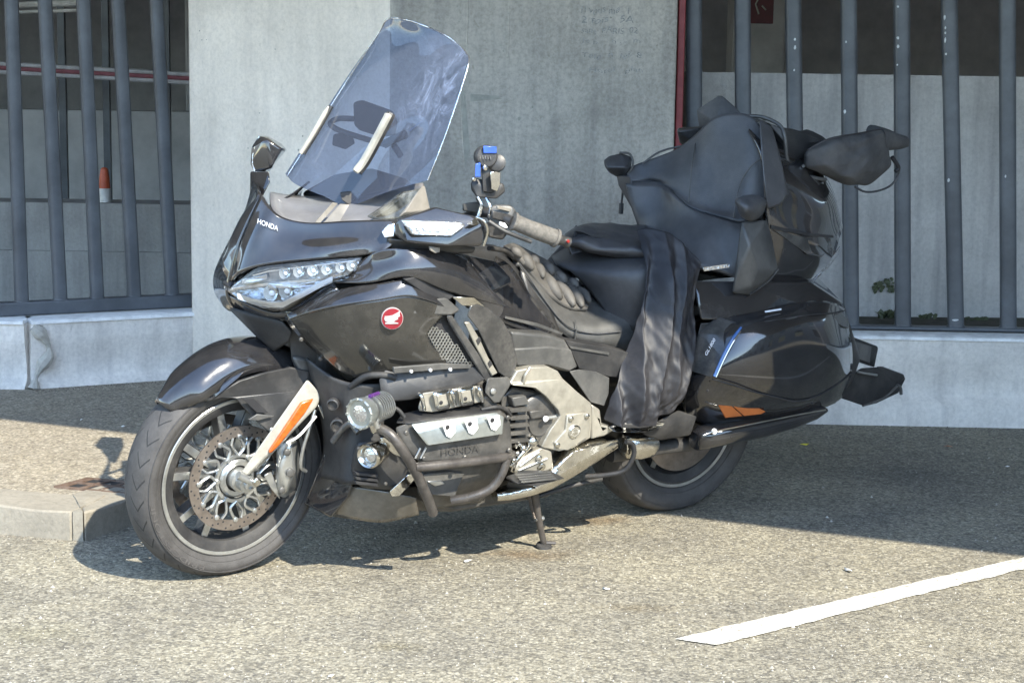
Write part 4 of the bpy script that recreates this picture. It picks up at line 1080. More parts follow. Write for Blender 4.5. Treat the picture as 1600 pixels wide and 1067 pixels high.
# ---- upper side fairing
patch('upper_fairing', [
    [(566, 404, .255), (598, 390, .31), (650, 388, .345), (700, 394, .35), (735, 410, .34)],
    [(556, 417, .255), (600, 407, .315), (650, 402, .36), (705, 415, .375), (758, 440, .365)],
    [(545, 431, .245), (592, 424, .32), (645, 420, .37), (704, 436, .385), (785, 470, .37)],
    [(520, 440, .235), (575, 442, .31), (640, 433, .368), (702, 456, .38), (798, 482, .37)]], 'paint_black', mirror=True)
poly('fairing_gap', [(632, 437), (652, 432), (680, 448), (712, 462), (700, 470), (668, 462)], .372, .02, 'dark_void')
patch('side_fairing', [
    [(446, 500, .15), (488, 485, .240), (535, 475, .310), (590, 468, .350), (636, 462, .370), (672, 469, .376), (700, 481, .369)],
    [(460, 518, .166), (502, 507, .255), (547, 501, .318), (597, 495, .353), (641, 488, .368), (668, 493, .373), (690, 497, .368)],
    [(482, 541, .19), (524, 535, .275), (563, 531, .327), (603, 527, .351), (641, 524, .363), (656, 523, .363), (668, 522, .361)],
    [(513, 569, .215), (547, 563, .29), (581, 558, .33), (615, 554, .350), (645, 552, .358), (665, 551, .358), (686, 550, .355)],
    [(545, 600, .23), (570, 592, .29), (600, 584, .325), (632, 579, .345), (664, 576, .352), (700, 574, .352), (738, 574, .35)]], 'paint_dusty', mirror=True, thick=.008)
patch('fairing_band', [
    [(444, 493, .140), (484, 471, .200), (535, 451, .268), (590, 443, .322), (636, 437, .355), (672, 451, .363), (705, 465, .358)],
    [(445, 497, .147), (486, 478, .224), (535, 463, .293), (590, 456, .341), (636, 450, .366), (672, 460, .372), (703, 473, .366)],
    [(446, 501, .153), (488, 486, .244), (535, 476, .314), (590, 469, .354), (636, 463, .374), (672, 470, .380), (700, 482, .373)]], 'paint_black', mirror=True, thick=.008)
# round wing badge
eb = B(612, 497, .36); 
sf_n = np.array([.30, .95, .06]); sf_n /= np.linalg.norm(sf_n)
def on_fairing(): pass
def disc_mesh(name, c, nrm, r, h, mat, parent, seg=36, sq=1.0):
    m_ = MB(); m_.lathe(np.array(c), nrm, [(r, -.004), (r, h * .6), (r * .97, h), (0, h)], seg); return m_.build(name, mat, parent, 40)
badge = disc_mesh('round_badge', eb + sf_n * .004, sf_n, .0315, .006, 'emblem_white', bike)
disc_mesh('badge_field', eb + sf_n * .004, sf_n, .0300, .0075, 'emblem_red', badge)
bu = np.cross(np.array([0, 0, 1.]), sf_n); bu /= np.linalg.norm(bu); bu = -bu     # towards the front
if bu[0] < 0: bu = -bu
bvv = np.cross(bu, sf_n); bvv = bvv if bvv[2] > 0 else -bvv
wing = [(.84, -.02), (.80, .28), (.45, .30), (.05, .38), (-.35, .60), (-.72, .86), (-.66, .52), (-.74, .30), (-.52, .18), (-.55, -.02), (-.30, -.12), (-.12, -.28), (-.60, -.36), (-.58, -.46), (.10, -.50), (.72, -.50), (.70, -.34), (.40, -.30), (.72, -.22)]
bb = badge
m_ = MB(); m_.prism([eb + sf_n * .0125 + bu * a * .0285 + bvv * b_ * .0285 for a, b_ in wing], sf_n * .0015); m_.build('badge_wing', 'emblem_white', badge, 0)

# side vent: grille, surround and trim
vent = poly('side_vent', [(642, 488), (700, 488), (712, 500), (742, 545), (768, 575), (738, 578), (700, 572), (684, 560)], .345, .03, 'dark_void', bike, .003)
def inside(pt, pl):
    x, y = pt; c = False; n = len(pl)
    for i in range(n):
        x0, y0 = pl[i]; x1, y1 = pl[(i + 1) % n]
        if (y0 > y) != (y1 > y) and x < (x1 - x0) * (y - y0) / (y1 - y0) + x0: c = not c
    return c
gpoly = [(650, 500), (672, 508), (700, 524), (722, 552), (738, 572), (712, 572), (692, 560)]
m_ = MB(); st_u, st_v = 5.2, 6.2
for i in range(-2, 24):
    for j in range(-2, 18):
        u = 645 + i * st_u + (j % 2) * st_u / 2; v = 496 + j * st_v * .72
        if not inside((u, v), gpoly): continue
        c = B(u, v, .352)
        k = 6; ring = []
        for r_ in (.0058, .0040):
            ring.append([(c[0] + r_ * 1.05 * math.cos(2 * PI * q / k + .5), c[1], c[2] + r_ * 1.15 * math.sin(2 * PI * q / k + .5)) for q in range(k)])
        vv = ring[0] + ring[1] + [(a, b_ + .003, d) for a, b_, d in ring[0]] + [(a, b_ + .003, d) for a, b_, d in ring[1]]
        ff = [(2 * k + q, 2 * k + (q + 1) % k, 3 * k + (q + 1) % k, 3 * k + q) for q in range(k)] + [(q, (q + 1) % k, 2 * k + (q + 1) % k, 2 * k + q) for q in range(k)] + [(k + q, 3 * k + q, 3 * k + (q + 1) % k, k + (q + 1) % k) for q in range(k)]
        m_.add(vv, ff)
o_ = m_.build('mesh_grille', 'alloy', vent, 0); o_['kind'] = 'stuff'
hull('vent_brow', [(640, 474, .365), (655, 468, .372), (697, 465, .375), (720, 484, .372), (706, 493, .375), (646, 492, .37), (640, 484, .365), (655, 470, .34), (700, 470, .34), (706, 490, .34), (650, 490, .34)], 'grey_plastic', vent, .005)
hull('vent_post', [(696, 492, .37), (706, 492, .372), (770, 586, .372), (768, 600, .37), (760, 600, .37), (745, 570, .36), (700, 505, .36), (700, 495, .34), (765, 596, .34)], 'smoke_plastic', vent, .004)
hull('post_trim', [(704, 463, .382), (742, 464, .382), (761, 480, .375), (722, 478, .385), (724, 474, .36), (748, 475, .36)], 'old_chrome', vent, .003)
ct = poly('chrome_strip', [(726, 504), (734, 503), (746, 523), (753, 536), (764, 560), (778, 583), (769, 588), (757, 566), (742, 538)], .378, .01, 'silver_paint', vent, .003)
poly('strip_slot', [(744, 532), (749, 526), (752, 532), (747, 540)], .3795, .002, 'matte_black', ct, 0)
poly('strip_slot', [(762, 568), (766, 562), (770, 569), (765, 575)], .3795, .002, 'matte_black', ct, 0)
poly('wind_deflector', [(735, 478), (748, 476), (764, 482), (787, 502), (800, 526), (809, 562), (805, 584), (792, 592), (779, 582), (762, 545), (748, 516), (731, 494)], [.385, .385, .38, .37, .36, .35, .35, .355, .365, .372, .38, .385], .006, 'smoke_plastic', bike, .003)
hull('deflector_bracket', [(762, 590, .40), (794, 588, .385), (799, 600, .385), (781, 629, .40), (773, 630, .40), (757, 612, .405), (762, 594, .36), (795, 592, .36), (778, 626, .36)], 'grey_plastic', bev=.004)
bolt(770, 611, .405, .009, 'alloy')
poly('bracket_foot', [(755, 622), (764, 618), (778, 632), (776, 645), (757, 640)], .39, .05, 'engine_dark')

# ledge under the fairing
sh = hull('fairing_shelf', [(600, 578, .33), (755, 572, .36), (764, 590, .37), (745, 600, .37), (662, 610, .365), (640, 625, .36), (612, 628, .35), (594, 612, .34), (592, 594, .33), (600, 580, .25), (755, 575, .25), (620, 625, .25)], 'satin_black', bev=.008)
poly('shelf_rail', [(615, 574), (690, 568), (738, 570), (735, 576), (700, 577), (616, 584)], .372, .01, 'grey_plastic', sh, .002)
for u, v in ((642, 580), (672, 578), (703, 577)): bolt(u, v, .374, .005, 'white_lamp', sh)
btube('coolant_hose', [(548, 604, .26), (572, 588, .30), (600, 586, .33), (618, 590, .34)], .010, 'matte_black')
# radiator shroud behind the front wheel
patch('radiator_shroud', [
    [(478, 560, .14), (520, 590, .22), (560, 600, .28), (600, 600, .31)],
    [(488, 600, .14), (524, 620, .22), (556, 630, .28), (600, 640, .30)],
    [(500, 650, .13), (526, 660, .22), (552, 670, .29), (600, 680, .31)],
    [(505, 700, .12), (524, 710, .22), (548, 720, .30), (600, 720, .33)],
    [(492, 745, .11), (520, 750, .22), (545, 756, .31), (600, 760, .34)]], 'matte_black', mirror=True)
for (u, v, r) in ((528, 665, .022), (520, 632, .018)):
    m_ = MB(); m_.lathe(B(u, v, .235), Vector((.6, .8, 0)), [(r, -.01), (r, .008), (r * .8, .010), (r * .6, .0)], 20); m_.build('shroud_boss', 'satin_black', bike, 40)
# belly pan
patch('belly_pan', [
    [(476, 788, .06), (500, 768, .14), (544, 760, .26), (600, 768, .34), (650, 778, .36)],
    [(482, 792, .04), (505, 785, .13), (540, 780, .25), (600, 785, .33), (652, 790, .35)],
    [(500, 800, .02), (515, 806, .12), (545, 810, .23), (598, 816, .30), (655, 804, .33)]], 'pan_reflect_tan', mirror=True)
hull('lower_cowl', [(476, 786, .10), (510, 700, .14), (548, 715, .25), (556, 742, .30), (545, 776, .28), (517, 809, .20), (480, 790, .05), (476, 786, -.10), (510, 700, -.14), (548, 715, -.2), (517, 800, -.15)], 'paint_black', bev=.01)
hull('underside', [(520, 792, .10), (595, 796, .22), (700, 800, .26), (860, 775, .22), (860, 745, .22), (560, 765, .25), (520, 790, -.12), (595, 790, -.24), (860, 775, -.22), (560, 755, -.25)], 'engine_dark', bev=.012)

# ---- cylinder bank
vc = hull('valve_cover', [(618, 668, .40), (640, 660, .41), (781, 643, .43), (797, 660, .43), (800, 706, .43), (792, 712, .43), (655, 722, .43), (640, 704, .42), (622, 690, .40), (650, 650, .33), (781, 630, .33), (800, 700, .30), (650, 716, .30), (618, 668, .30)], 'engine_dark', bev=.008)
sp_ = hull('cover_plate', [(641, 662, .425), (776, 644, .445), (788, 651, .45), (786, 678, .455), (668, 696, .455), (652, 676, .445), (650, 668, .41), (780, 650, .41), (780, 676, .42), (670, 690, .42)], 'plate_metal', vc, .004)
for u, v in ((700, 671), (735, 666), (770, 660)):
    m_ = MB(); q = [B(u + a, v + b_, .4575) for a, b_ in ((-10, -9), (10, -12), (12, 3), (4, 13), (-3, 10))]; m_.prism(q, (0, .002, 0)); bo = bevel_mod(m_.build('bolt_recess', 'white_lamp', sp_, 0), .001)
    bolt(u - 1, v - 4, .459, .007, 'dark_void', bo, 'bolt_head', .003)
text_on('HONDA', B(690, 711, .4345), B(749, 704, .4345), B(690, 700, .4345), 'letter_dark', vc, 'cast_lettering', (0, .002, 0))
m_ = MB()
for (u0, v0, u1, v1) in ((649, 716, 657, 700), (657, 716, 666, 699)):
    m_.tube([B(u0, v0, .436), B(u1, v1, .436)], .0028, 6)
m_.build('cover_rib', 'alloy', vc)
hull('head_top', [(617, 662, .39), (628, 646, .36), (652, 640, .34), (750, 630, .36), (780, 642, .42), (640, 662, .42), (628, 650, .28), (750, 634, .28)], 'satin_black', bev=.006)
# intake with two chromed humps
ik = hull('intake_cover', [(653, 636, .38), (660, 614, .38), (750, 602, .385), (752, 628, .39), (676, 644, .39), (655, 642, .385), (664, 612, .31), (748, 600, .31), (750, 628, .31), (660, 640, .31)], 'silver_paint', bev=.008)
for (u, v) in ((688, 626), (726, 620)):
    q = hull('intake_hump', [(u - 13, v - 15, .40), (u + 14, v - 19, .40), (u + 17, v + 12, .40), (u - 6, v + 16, .40), (u - 10, v - 10, .41), (u + 10, v - 13, .41), (u + 12, v + 8, .41), (u - 4, v + 11, .41), (u, v - 16, .37), (u, v + 12, .37)], 'chrome', ik, .005)
    poly('hump_recess', [(u - 5, v - 8), (u + 9, v - 10), (u + 11, v + 6), (u - 2, v + 9)], .413, .003, 'silver_paint', q, .001)
    bolt(u + 1, v + 3, .413, .006, 'dark_void', q, 'bolt_head', .002)
for u in (657, 705, 748):
    btube('intake_rib', [(u - 2, 616 - (u - 657) * .12, .385), (u + 2, 620 - (u - 657) * .12, .405), (u + 6, 640 - (u - 657) * .15, .395)], .006, 'chrome', ik)
# finned crankcase side
fc2 = hull('crankcase', [(782, 622, .33), (800, 604, .33), (845, 612, .33), (872, 640, .33), (880, 680, .33), (862, 712, .33), (800, 720, .33), (785, 700, .33), (800, 606, .2), (870, 640, .2), (860, 710, .2), (786, 700, .2)], 'engine_dark', bev=.008)
m_ = MB(); m_.lathe(B(838, 656, .33), (0, 1, 0), [(.085, -.02), (.085, .012), (.078, .018), (.045, .020), (.042, .026), (0, .026)], 40); m_.build('clutch_cover', 'engine_dark', fc2, 40)
for k in range(5):
    v = 640 + k * 12; poly('cooling_fin', [(796, v), (826, v - 3), (828, v + 2), (798, v + 5)], .368, .03, 'engine_dark', fc2, .002)
poly('case_rib', [(800, 622), (822, 618), (828, 632), (803, 636)], .36, .03, 'grey_plastic', fc2, .004)
poly('case_rib', [(828, 643), (852, 640), (853, 652), (830, 655)], .366, .03, 'engine_dark', fc2, .004)
btube('case_rod', [(852, 653, .372), (868, 651, .372)], .006, 'alloy', fc2); bolt(852, 654, .375, .009, 'white_lamp', fc2)
for (u, v, r) in ((833, 690, .018), (818, 700, .012), (808, 708, .010), (802, 718, .009), (812, 694, .008), (806, 697, .007), (798, 726, .008)):
    m_ = MB(); m_.lathe(B(u, v, .37), (.2, 1, .1), [(r, -.03), (r, .0), (r * .75, .006), (r * .3, .009), (0, .009)], 12); m_.build('pipe_union', 'old_chrome', fc2, 40)
btube('breather_pipe', [(800, 735, .36), (806, 720, .37), (818, 706, .37), (830, 694, .36)], .008, 'old_chrome', fc2)
hull('case_lower', [(660, 718, .36), (790, 706, .37), (786, 742, .36), (752, 786, .30), (668, 798, .32), (650, 770, .36), (660, 722, .28), (780, 712, .28), (745, 782, .26)], 'engine_dark', bev=.01)
poly('case_panel', [(655, 742), (700, 736), (726, 740), (716, 762), (712, 776), (668, 772)], .372, .012, 'grey_plastic')
poly('case_panel', [(668, 752), (690, 750), (696, 756), (680, 760)], .378, .008, 'alloy')

# ---- fog lamp pod
pod = hull('fog_lamp_pod', [(556, 690, .33), (585, 688, .36), (622, 700, .38), (645, 722, .39), (648, 752, .38), (610, 766, .37), (556, 762, .33), (545, 735, .30), (560, 695, .26), (640, 720, .28), (610, 760, .28)], 'satin_black', bev=.014, smooth=50)
fa = Vector((.88, .47, -.02)).normalized()
m_ = MB(); c = Vector(B(576, 712, .40)); m_.lathe(c - fa * .06, fa, [(.030, 0), (.036, .03), (.037, .062), (.033, .068), (.026, .062), (.022, .05)], 36); m_.build('fog_lamp_ring', 'old_chrome', pod, 40)
m_ = MB(); m_.lathe(c - fa * .012, fa, [(.024, 0), (.020, .008), (.010, .012), (0, .013)], 28); m_.build('fog_lamp_lens', 'lens_inner', pod, 40)
for k in range(3): poly('pod_louvre', [(556, 738 + k * 7), (590, 742 + k * 7), (592, 746 + k * 7), (557, 742 + k * 7)], .372, .02, 'dark_void', pod, .001)
hull('pod_trim', [(608, 768, .385), (636, 742, .395), (646, 738, .39), (650, 748, .385), (625, 775, .375), (612, 776, .375), (615, 768, .36), (645, 742, .36)], 'chrome', pod, .003)
hull('pod_blade', [(592, 684, .375), (600, 682, .38), (625, 703, .40), (630, 716, .40), (618, 712, .39), (598, 696, .375), (610, 695, .36)], 'old_chrome', pod, .003)

# ---- auxiliary lamp with fins
c = Vector(B(566, 645, .43)); la = Vector((.90, .42, -.02)).normalized()
m_ = MB(); m_.lathe(c - la * .035, la, [(.030, 0), (.040, .012), (.043, .03), (.045, .048), (.041, .052), (.035, .046)], 40)
for k in range(12):
    a = 2 * PI * k / 12; u_ = la.orthogonal().normalized(); w_ = la.cross(u_)
    d_ = u_ * math.cos(a) + w_ * math.sin(a); m_.lathe(c + la * .012 + d_ * .042, la, [(.004, 0), (.004, .006), (0, .006)], 6)
aux = m_.build('auxiliary_lamp', 'plate_metal', bike, 40)
m_ = MB(); m_.lathe(c + la * .0, la, [(.035, 0), (.034, .008), (.02, .012), (0, .013)], 32); m_.build('lamp_lens', 'lens_inner', aux, 40)
for k in range(7):
    m_ = MB(); m_.lathe(c - la * (.045 + .0095 * k), la, [(.026, 0), (.040, .0005), (.040, .0045), (.026, .005)], 32); m_.build('cooling_fin', 'alloy', aux, 40)
m_ = MB(); m_.lathe(c - la * .115, la, [(.024, 0), (.026, .02), (.026, .08)], 24); m_.build('lamp_body', 'engine_dark', aux, 40)
m_ = MB(); m_.tube([c - la * .030 + Vector((0, 0, .041)) - la * .008 * k for k in range(6)], .006, 8); m_.build('anodised_strip', 'purple_metal', aux, 40)
btube('lamp_bracket', [(590, 668, .43), (585, 655, .43)], .008, 'alloy', aux)

# ---- crash bars
btube('crash_bar', [(582, 668, .40), (600, 672, .43), (615, 684, .455), (632, 708, .465), (650, 738, .46), (667, 775, .45), (677, 802, .43)], .0145, 'crash_tube', mirror=True, seg=14)
cb2 = btube('crash_bar', [(648, 730, .465), (700, 725, .465), (760, 718, .455), (788, 714, .44), (800, 710, .40)], .0135, 'crash_tube', seg=14)
btube('crash_bar', [(792, 716, .44), (783, 742, .44), (765, 764, .43), (735, 776, .41), (705, 782, .38)], .0135, 'crash_tube', seg=14)
hull('bar_clamp', [(576, 664, .42), (596, 662, .43), (598, 672, .43), (582, 678, .42), (576, 664, .40), (596, 664, .40), (582, 676, .40)], 'old_chrome', bev=.003)
hull('bar_clamp', [(668, 790, .44), (680, 790, .44), (680, 806, .43), (668, 806, .43), (668, 790, .40), (680, 806, .40)], 'crash_tube', bev=.003)

# ---- pivot frame in pale metal
pf = poly('pivot_frame', [(797, 597), (808, 579), (832, 574), (857, 573), (872, 580), (880, 592), (902, 612), (924, 630), (925, 655), (923, 684), (896, 700), (874, 705), (850, 700), (846, 698), (860, 672), (876, 650), (872, 640), (852, 618), (836, 606), (800, 602)], [.36] * 10 + [.37] * 10, .06, 'silver_paint', bike, .008, seg=3)
poly('frame_plate', [(886, 648), (921, 644), (922, 668), (920, 683), (888, 704), (872, 702), (866, 692), (884, 672)], .3745, .01, 'silver_paint', pf, .004)
for (u, v) in ((892, 654), (917, 650), (871, 695)): bolt(u, v, .376, .008, 'old_chrome', pf)
m_ = MB(); m_.lathe(B(897, 674, .374), (0, 1, 0), [(.022, 0), (.022, .004), (.018, .007), (.010, .006), (0, .008)], 28); m_.build('pivot_cap', 'chrome', pf, 30)
btube('frame_weld', [(828, 574, .365), (821, 586, .370), (818, 599, .365)], .005, 'silver_paint', pf)
poly('frame_lower', [(802, 732), (816, 716), (834, 706), (849, 698), (863, 706), (866, 732), (842, 742), (806, 742)], .365, .05, 'silver_paint', pf, .007)
for (u0, v0, u1, v1) in ((810, 735, 855, 716), (812, 728, 842, 706)): btube('frame_rib', [(u0, v0, .368), (u1, v1, .368)], .0035, 'alloy', pf)
bolt(842, 716, .37, .010, 'chrome', pf); bolt(846, 729, .37, .012, 'old_chrome', pf)
poly('frame_rear', [(925, 632), (938, 640), (941, 664), (960, 668), (958, 674), (944, 682), (924, 686)], .355, .05, 'silver_paint', pf, .006)
# exhaust run
def round_section(name, rows, mat, parent=bike, mirror=False):   # rows: (u, v_top, v_bottom, y, depth)
    res_ = None
    for sg in ((1, -1) if mirror else (1,)):
        seg = 16; vv = []
        R2 = rows
        for (u, vt, vb, y, dp) in R2:
            a = B(u, vt, y); b_ = B(u, vb, y); c = (a + b_) / 2; h = (a - b_) / 2
            for k in range(seg):
                t = 2 * PI * k / seg; ct, s2 = math.cos(t), math.sin(t)
                ct = math.copysign(abs(ct) ** .7, ct); s2 = math.copysign(abs(s2) ** .7, s2)
                q = c + h * ct + np.array([0, dp * s2 - dp, 0]); vv.append((q[0], sg * q[1], q[2]))
        n = len(R2)
        ff = [(i * seg + k, i * seg + (k + 1) % seg, (i + 1) * seg + (k + 1) % seg, (i + 1) * seg + k) for i in range(n - 1) for k in range(seg)] + [tuple(reversed(range(seg))), tuple(range((n - 1) * seg, n * seg))]
        o_ = raw(name, vv, ff, mat, parent, 50); res_ = res_ or o_
    return res_
ex_ = round_section('exhaust_shield', [(778, 770, 785, .34, .02), (800, 766, 784, .35, .03), (830, 758, 779, .36, .035), (865, 733, 769, .365, .04), (897, 704, 752, .37, .04), (925, 694, 734, .37, .04), (950, 688, 716, .365, .04), (966, 686, 704, .36, .03)], 'old_chrome')
hull('shield_flash', [(868, 732, .375), (896, 706, .378), (962, 688, .37), (945, 700, .374), (900, 722, .378), (880, 736, .375), (900, 712, .365)], 'chrome', ex_, .003)
round_section('exhaust_box', [(980, 688, 712, .36, .03), (986, 684, 720, .365, .04), (1006, 683, 722, .365, .04), (1024, 682, 718, .365, .04), (1031, 686, 705, .36, .03)], 'old_chrome')
round_section('link_pipe', [(960, 700, 725, .30, .03), (985, 700, 722, .30, .03), (1040, 692, 712, .28, .03), (1100, 685, 706, .27, .03)], 'satin_black')
btube('shift_link', [(978, 690, .385), (988, 694, .385), (990, 712, .385), (975, 735, .37), (945, 742, .34), (915, 744, .3)], .008, 'matte_black')
poly('passenger_board', [(951, 667), (965, 662), (1008, 657), (1040, 661), (1036, 666), (1008, 676), (975, 675), (958, 674)], [.36, .36, .37, .38, .38, .42, .40, .38], .012, 'chrome', bike, .003)
poly('board_rubber', [(965, 664), (1008, 659), (1036, 662), (1008, 668), (975, 669)], [.37, .38, .385, .41, .39], .006, 'matte_black', bike, .002)
hull('board_mount', [(1000, 672, .36), (1060, 640, .33), (1090, 650, .33), (1080, 680, .33), (1030, 688, .34), (1005, 680, .36), (1060, 650, .25), (1040, 684, .25)], 'matte_black', bev=.006)

# ---- rider's peg and side stand
peg = hull('foot_peg', [(790, 744, .40), (818, 734, .36), (862, 735, .40), (884, 747, .46), (838, 760, .48), (808, 756, .46), (790, 748, .40), (820, 742, .36), (860, 744, .40)], 'satin_black', bev=.005)
for k in range(4): poly('peg_rib', [(806 + k * 3, 742 + k * 3.6), (860 + k * 3, 737.5 + k * 3.2), (862 + k * 3, 739.5 + k * 3.2), (808 + k * 3, 744 + k * 3.6)], .425 + k * .016, .008, 'grey_plastic', peg, .001)
hull('peg_bracket', [(792, 752, .36), (835, 758, .38), (842, 770, .34), (820, 776, .30), (790, 765, .30), (800, 750, .25), (840, 770, .25)], 'matte_black', bev=.005)
# stand runs from its pivot to the ground
foot = BR @ (G(850, 850, .012) - BO); top_ = B(834, 760, .26)
m_ = MB(); m_.tube([top_, top_ * .5 + foot * .5 + np.array([.004, .0, 0]), foot], [.014, .012, .010], 12)
stand = m_.build('side_stand', 'crash_tube', bike, 50)
m_ = MB(); m_.lathe(foot - np.array([0, 0, .008]), (0, .13, .99), [(.022, -.002), (.026, .002), (.024, .008), (.010, .012), (0, .012)], 14); fo = m_.build('stand_foot', 'matte_black', stand, 40)
m_ = MB(); a_ = foot + np.array([-.035, .012, .004]); m_.tube([foot + np.array([0, 0, .006]), a_], [.008, .006], 8); m_.build('stand_tab', 'crash_tube', stand)
m_ = MB(); s0, s1 = top_ + np.array([.012, -.015, -.01]), top_ * .45 + foot * .55 + np.array([.012, -.004, 0])
q = [];
for i in range(90):
    t = i / 89; q.append(s0 * (1 - t) + s1 * t + np.array([.008 * math.cos(t * 2 * PI * 15), .008 * math.sin(t * 2 * PI * 15), 0]))
m_.tube(q, .0017, 5); m_.build('stand_spring', 'steel_disc', stand, 60)
m_ = MB(); m_.lathe(top_ * .45 + foot * .55 + np.array([-.014, 0, 0]), (1, 0, 0), [(.008, 0), (.008, .03), (0, .031)], 10); m_.build('stand_stop', 'alloy', stand)

# ---- side covers
poly('side_cover', [(798, 518), (858, 523), (884, 532), (895, 552), (904, 574), (890, 582), (876, 579), (850, 571), (833, 569), (806, 572), (802, 545)], [.33] * 11, .06, 'grey_plastic', bike, .010, seg=3)
poly('side_cover_crease', [(800, 545), (860, 541), (893, 546), (903, 573), (889, 581), (850, 570), (806, 571)], .336, .02, 'grey_plastic', bike, .006)
hull('rear_step_cover', [(889, 580, .34), (905, 577, .335), (930, 580, .325), (952, 590, .32), (951, 615, .33), (944, 634, .34), (922, 628, .345), (905, 600, .345), (905, 582, .25), (950, 592, .25), (940, 630, .25)], 'grey_plastic', bev=.006)
poly('under_seat_rail', [(884, 532), (905, 536), (960, 545), (985, 552), (975, 590), (950, 588), (905, 576)], .30, .06, 'matte_black', bike, .006)
poly('rail_strip', [(890, 541), (952, 551), (952, 555), (892, 545)], .305, .01, 'grey_plastic', bike, .001)

# ---- tank shelter and inner panels
patch('tank_shelter', [
    [(690, 372, .0), (740, 378, .0), (778, 392, .0), (815, 412, .0), (855, 450, 0)],
    [(690, 382, .10), (740, 386, .10), (780, 396, .09), (815, 420, .09), (860, 470, .10)],
    [(695, 400, .24), (745, 410, .22), (785, 425, .20), (820, 455, .19), (868, 500, .19)],
    [(705, 440, .31), (750, 450, .30), (792, 470, .26), (828, 500, .24), (880, 528, .23)],
    [(730, 480, .32), (765, 500, .31), (800, 515, .29), (840, 530, .27), (890, 545, .26)]], 'satin_black', mirror=True)
hull('knee_panel', [(730, 398, .30), (775, 408, .27), (798, 432, .25), (800, 442, .25), (778, 455, .27), (760, 462, .32), (745, 430, .33), (740, 404, .22), (790, 440, .18)], 'paint_black', bev=.006)
hull('knee_blade', [(700, 392, .33), (725, 398, .34), (745, 425, .35), (760, 455, .355), (756, 466, .36), (712, 462, .37), (690, 430, .36), (700, 400, .28), (750, 455, .30)], 'smoke_plastic', bev=.006)
poly('shelter_line', [(790, 494), (840, 505), (880, 520), (878, 524), (838, 510), (790, 498)], [.305, .285, .26, .262, .29, .31], .004, 'grey_plastic', bike, .001)
patch('inner_panel', [
    [(775, 400, .16), (800, 418, .19), (835, 470, .21), (868, 510, .22)],
    [(770, 450, .25), (790, 465, .26), (820, 495, .26), (860, 528, .26)],
    [(765, 490, .30), (790, 505, .30), (830, 520, .29), (880, 540, .27)]], 'paint_black', mirror=True)

# ---- rider's seat
seat = patch('rider_seat', [
    [(802, 392, -.02), (830, 408, -.03), (862, 428, -.04), (905, 440, -.03), (950, 430, -.02), (1000, 395, 0)],
    [(806, 398, .07), (836, 425, .09), (868, 455, .09), (912, 475, .09), (955, 470, .09), (1005, 440, .09)],
    [(810, 410, .115), (846, 455, .15), (885, 494, .16), (925, 506, .175), (968, 500, .18), (1015, 475, .18)],
    [(813, 422, .125), (852, 480, .165), (893, 520, .185), (930, 530, .20), (975, 530, .205), (1020, 515, .205)],
    [(816, 436, .125), (856, 500, .165), (896, 533, .18), (932, 542, .19), (975, 549, .195), (1020, 550, .195)]], 'seat_grey', n=6, mirror=True, thick=.02)
btube('seat_seam', [(812, 412, .130), (852, 470, .166), (885, 508, .184), (925, 521, .198), (970, 518, .205)], .0022, 'leather', seat)
btube('seat_strap', [(899, 500, .176), (901, 512, .193), (898, 533, .198)], .0018, 'seat_grey', seat)
hull('seat_cheek', [(812, 420, .14), (818, 424, .15), (832, 452, .175), (842, 470, .18), (838, 474, .185), (824, 456, .18), (812, 432, .15), (820, 430, .10), (838, 468, .12)], 'satin_black', seat, .005)
# ---- passenger area
patch('passenger_seat', [
    [(860, 400, -.18), (900, 372, -.18), (950, 358, -.18), (1000, 350, -.16)],
    [(868, 408, -.06), (905, 392, -.05), (955, 380, -.02), (1010, 370, .0)],
    [(892, 425, .02), (930, 422, .10), (975, 415, .16), (1030, 400, .20)],
    [(925, 460, .08), (955, 462, .15), (1000, 455, .22), (1060, 430, .26)],
    [(955, 500, .15), (985, 515, .20), (1020, 520, .23), (1080, 500, .27)]], 'leather', thick=.02)
patch('seat_fold', [
    [(842, 420, -.16), (870, 390, -.17), (885, 372, -.18), (900, 352, -.19)],
    [(850, 425, -.12), (880, 402, -.12), (905, 388, -.12), (930, 372, -.12)],
    [(868, 436, -.02), (900, 430, -.03), (940, 420, -.03), (970, 410, -.03)]], 'leather', thick=.012)
back = patch('backrest', [
    [(984, 262, -.26), (1002, 254, -.24), (1050, 236, -.17), (1082, 214, -.10), (1112, 186, -.03), (1140, 177, .02), (1170, 180, .08), (1190, 200, .13)],
    [(978, 272, -.25), (1006, 268, -.22), (1048, 258, -.14), (1085, 240, -.06), (1115, 216, .00), (1145, 210, .06), (1172, 215, .12), (1196, 235, .17)],
    [(979, 281, -.24), (1012, 279, -.20), (1044, 278, -.12), (1082, 274, -.03), (1115, 262, .03), (1146, 262, .10), (1172, 268, .16), (1198, 285, .20)],
    [(983, 284, -.23), (1020, 283, -.19), (1044, 290, -.11), (1078, 308, -.01), (1112, 318, .07), (1142, 322, .14), (1166, 322, .19), (1198, 322, .22)],
    [(986, 286, -.21), (1024, 286, -.17), (1046, 296, -.09), (1076, 322, .01), (1110, 334, .09), (1138, 342, .16), (1160, 346, .21), (1190, 338, .23)]], 'leather', n=6, thick=.03)
btube('backrest_piping', [(1086, 224, -.075), (1080, 270, -.02), (1076, 316, .012)], .0022, 'seat_grey', back)
btube('backrest_piping', [(1192, 246, .19), (1172, 262, .175), (1155, 292, .155), (1146, 340, .185)], .0022, 'seat_grey', back)
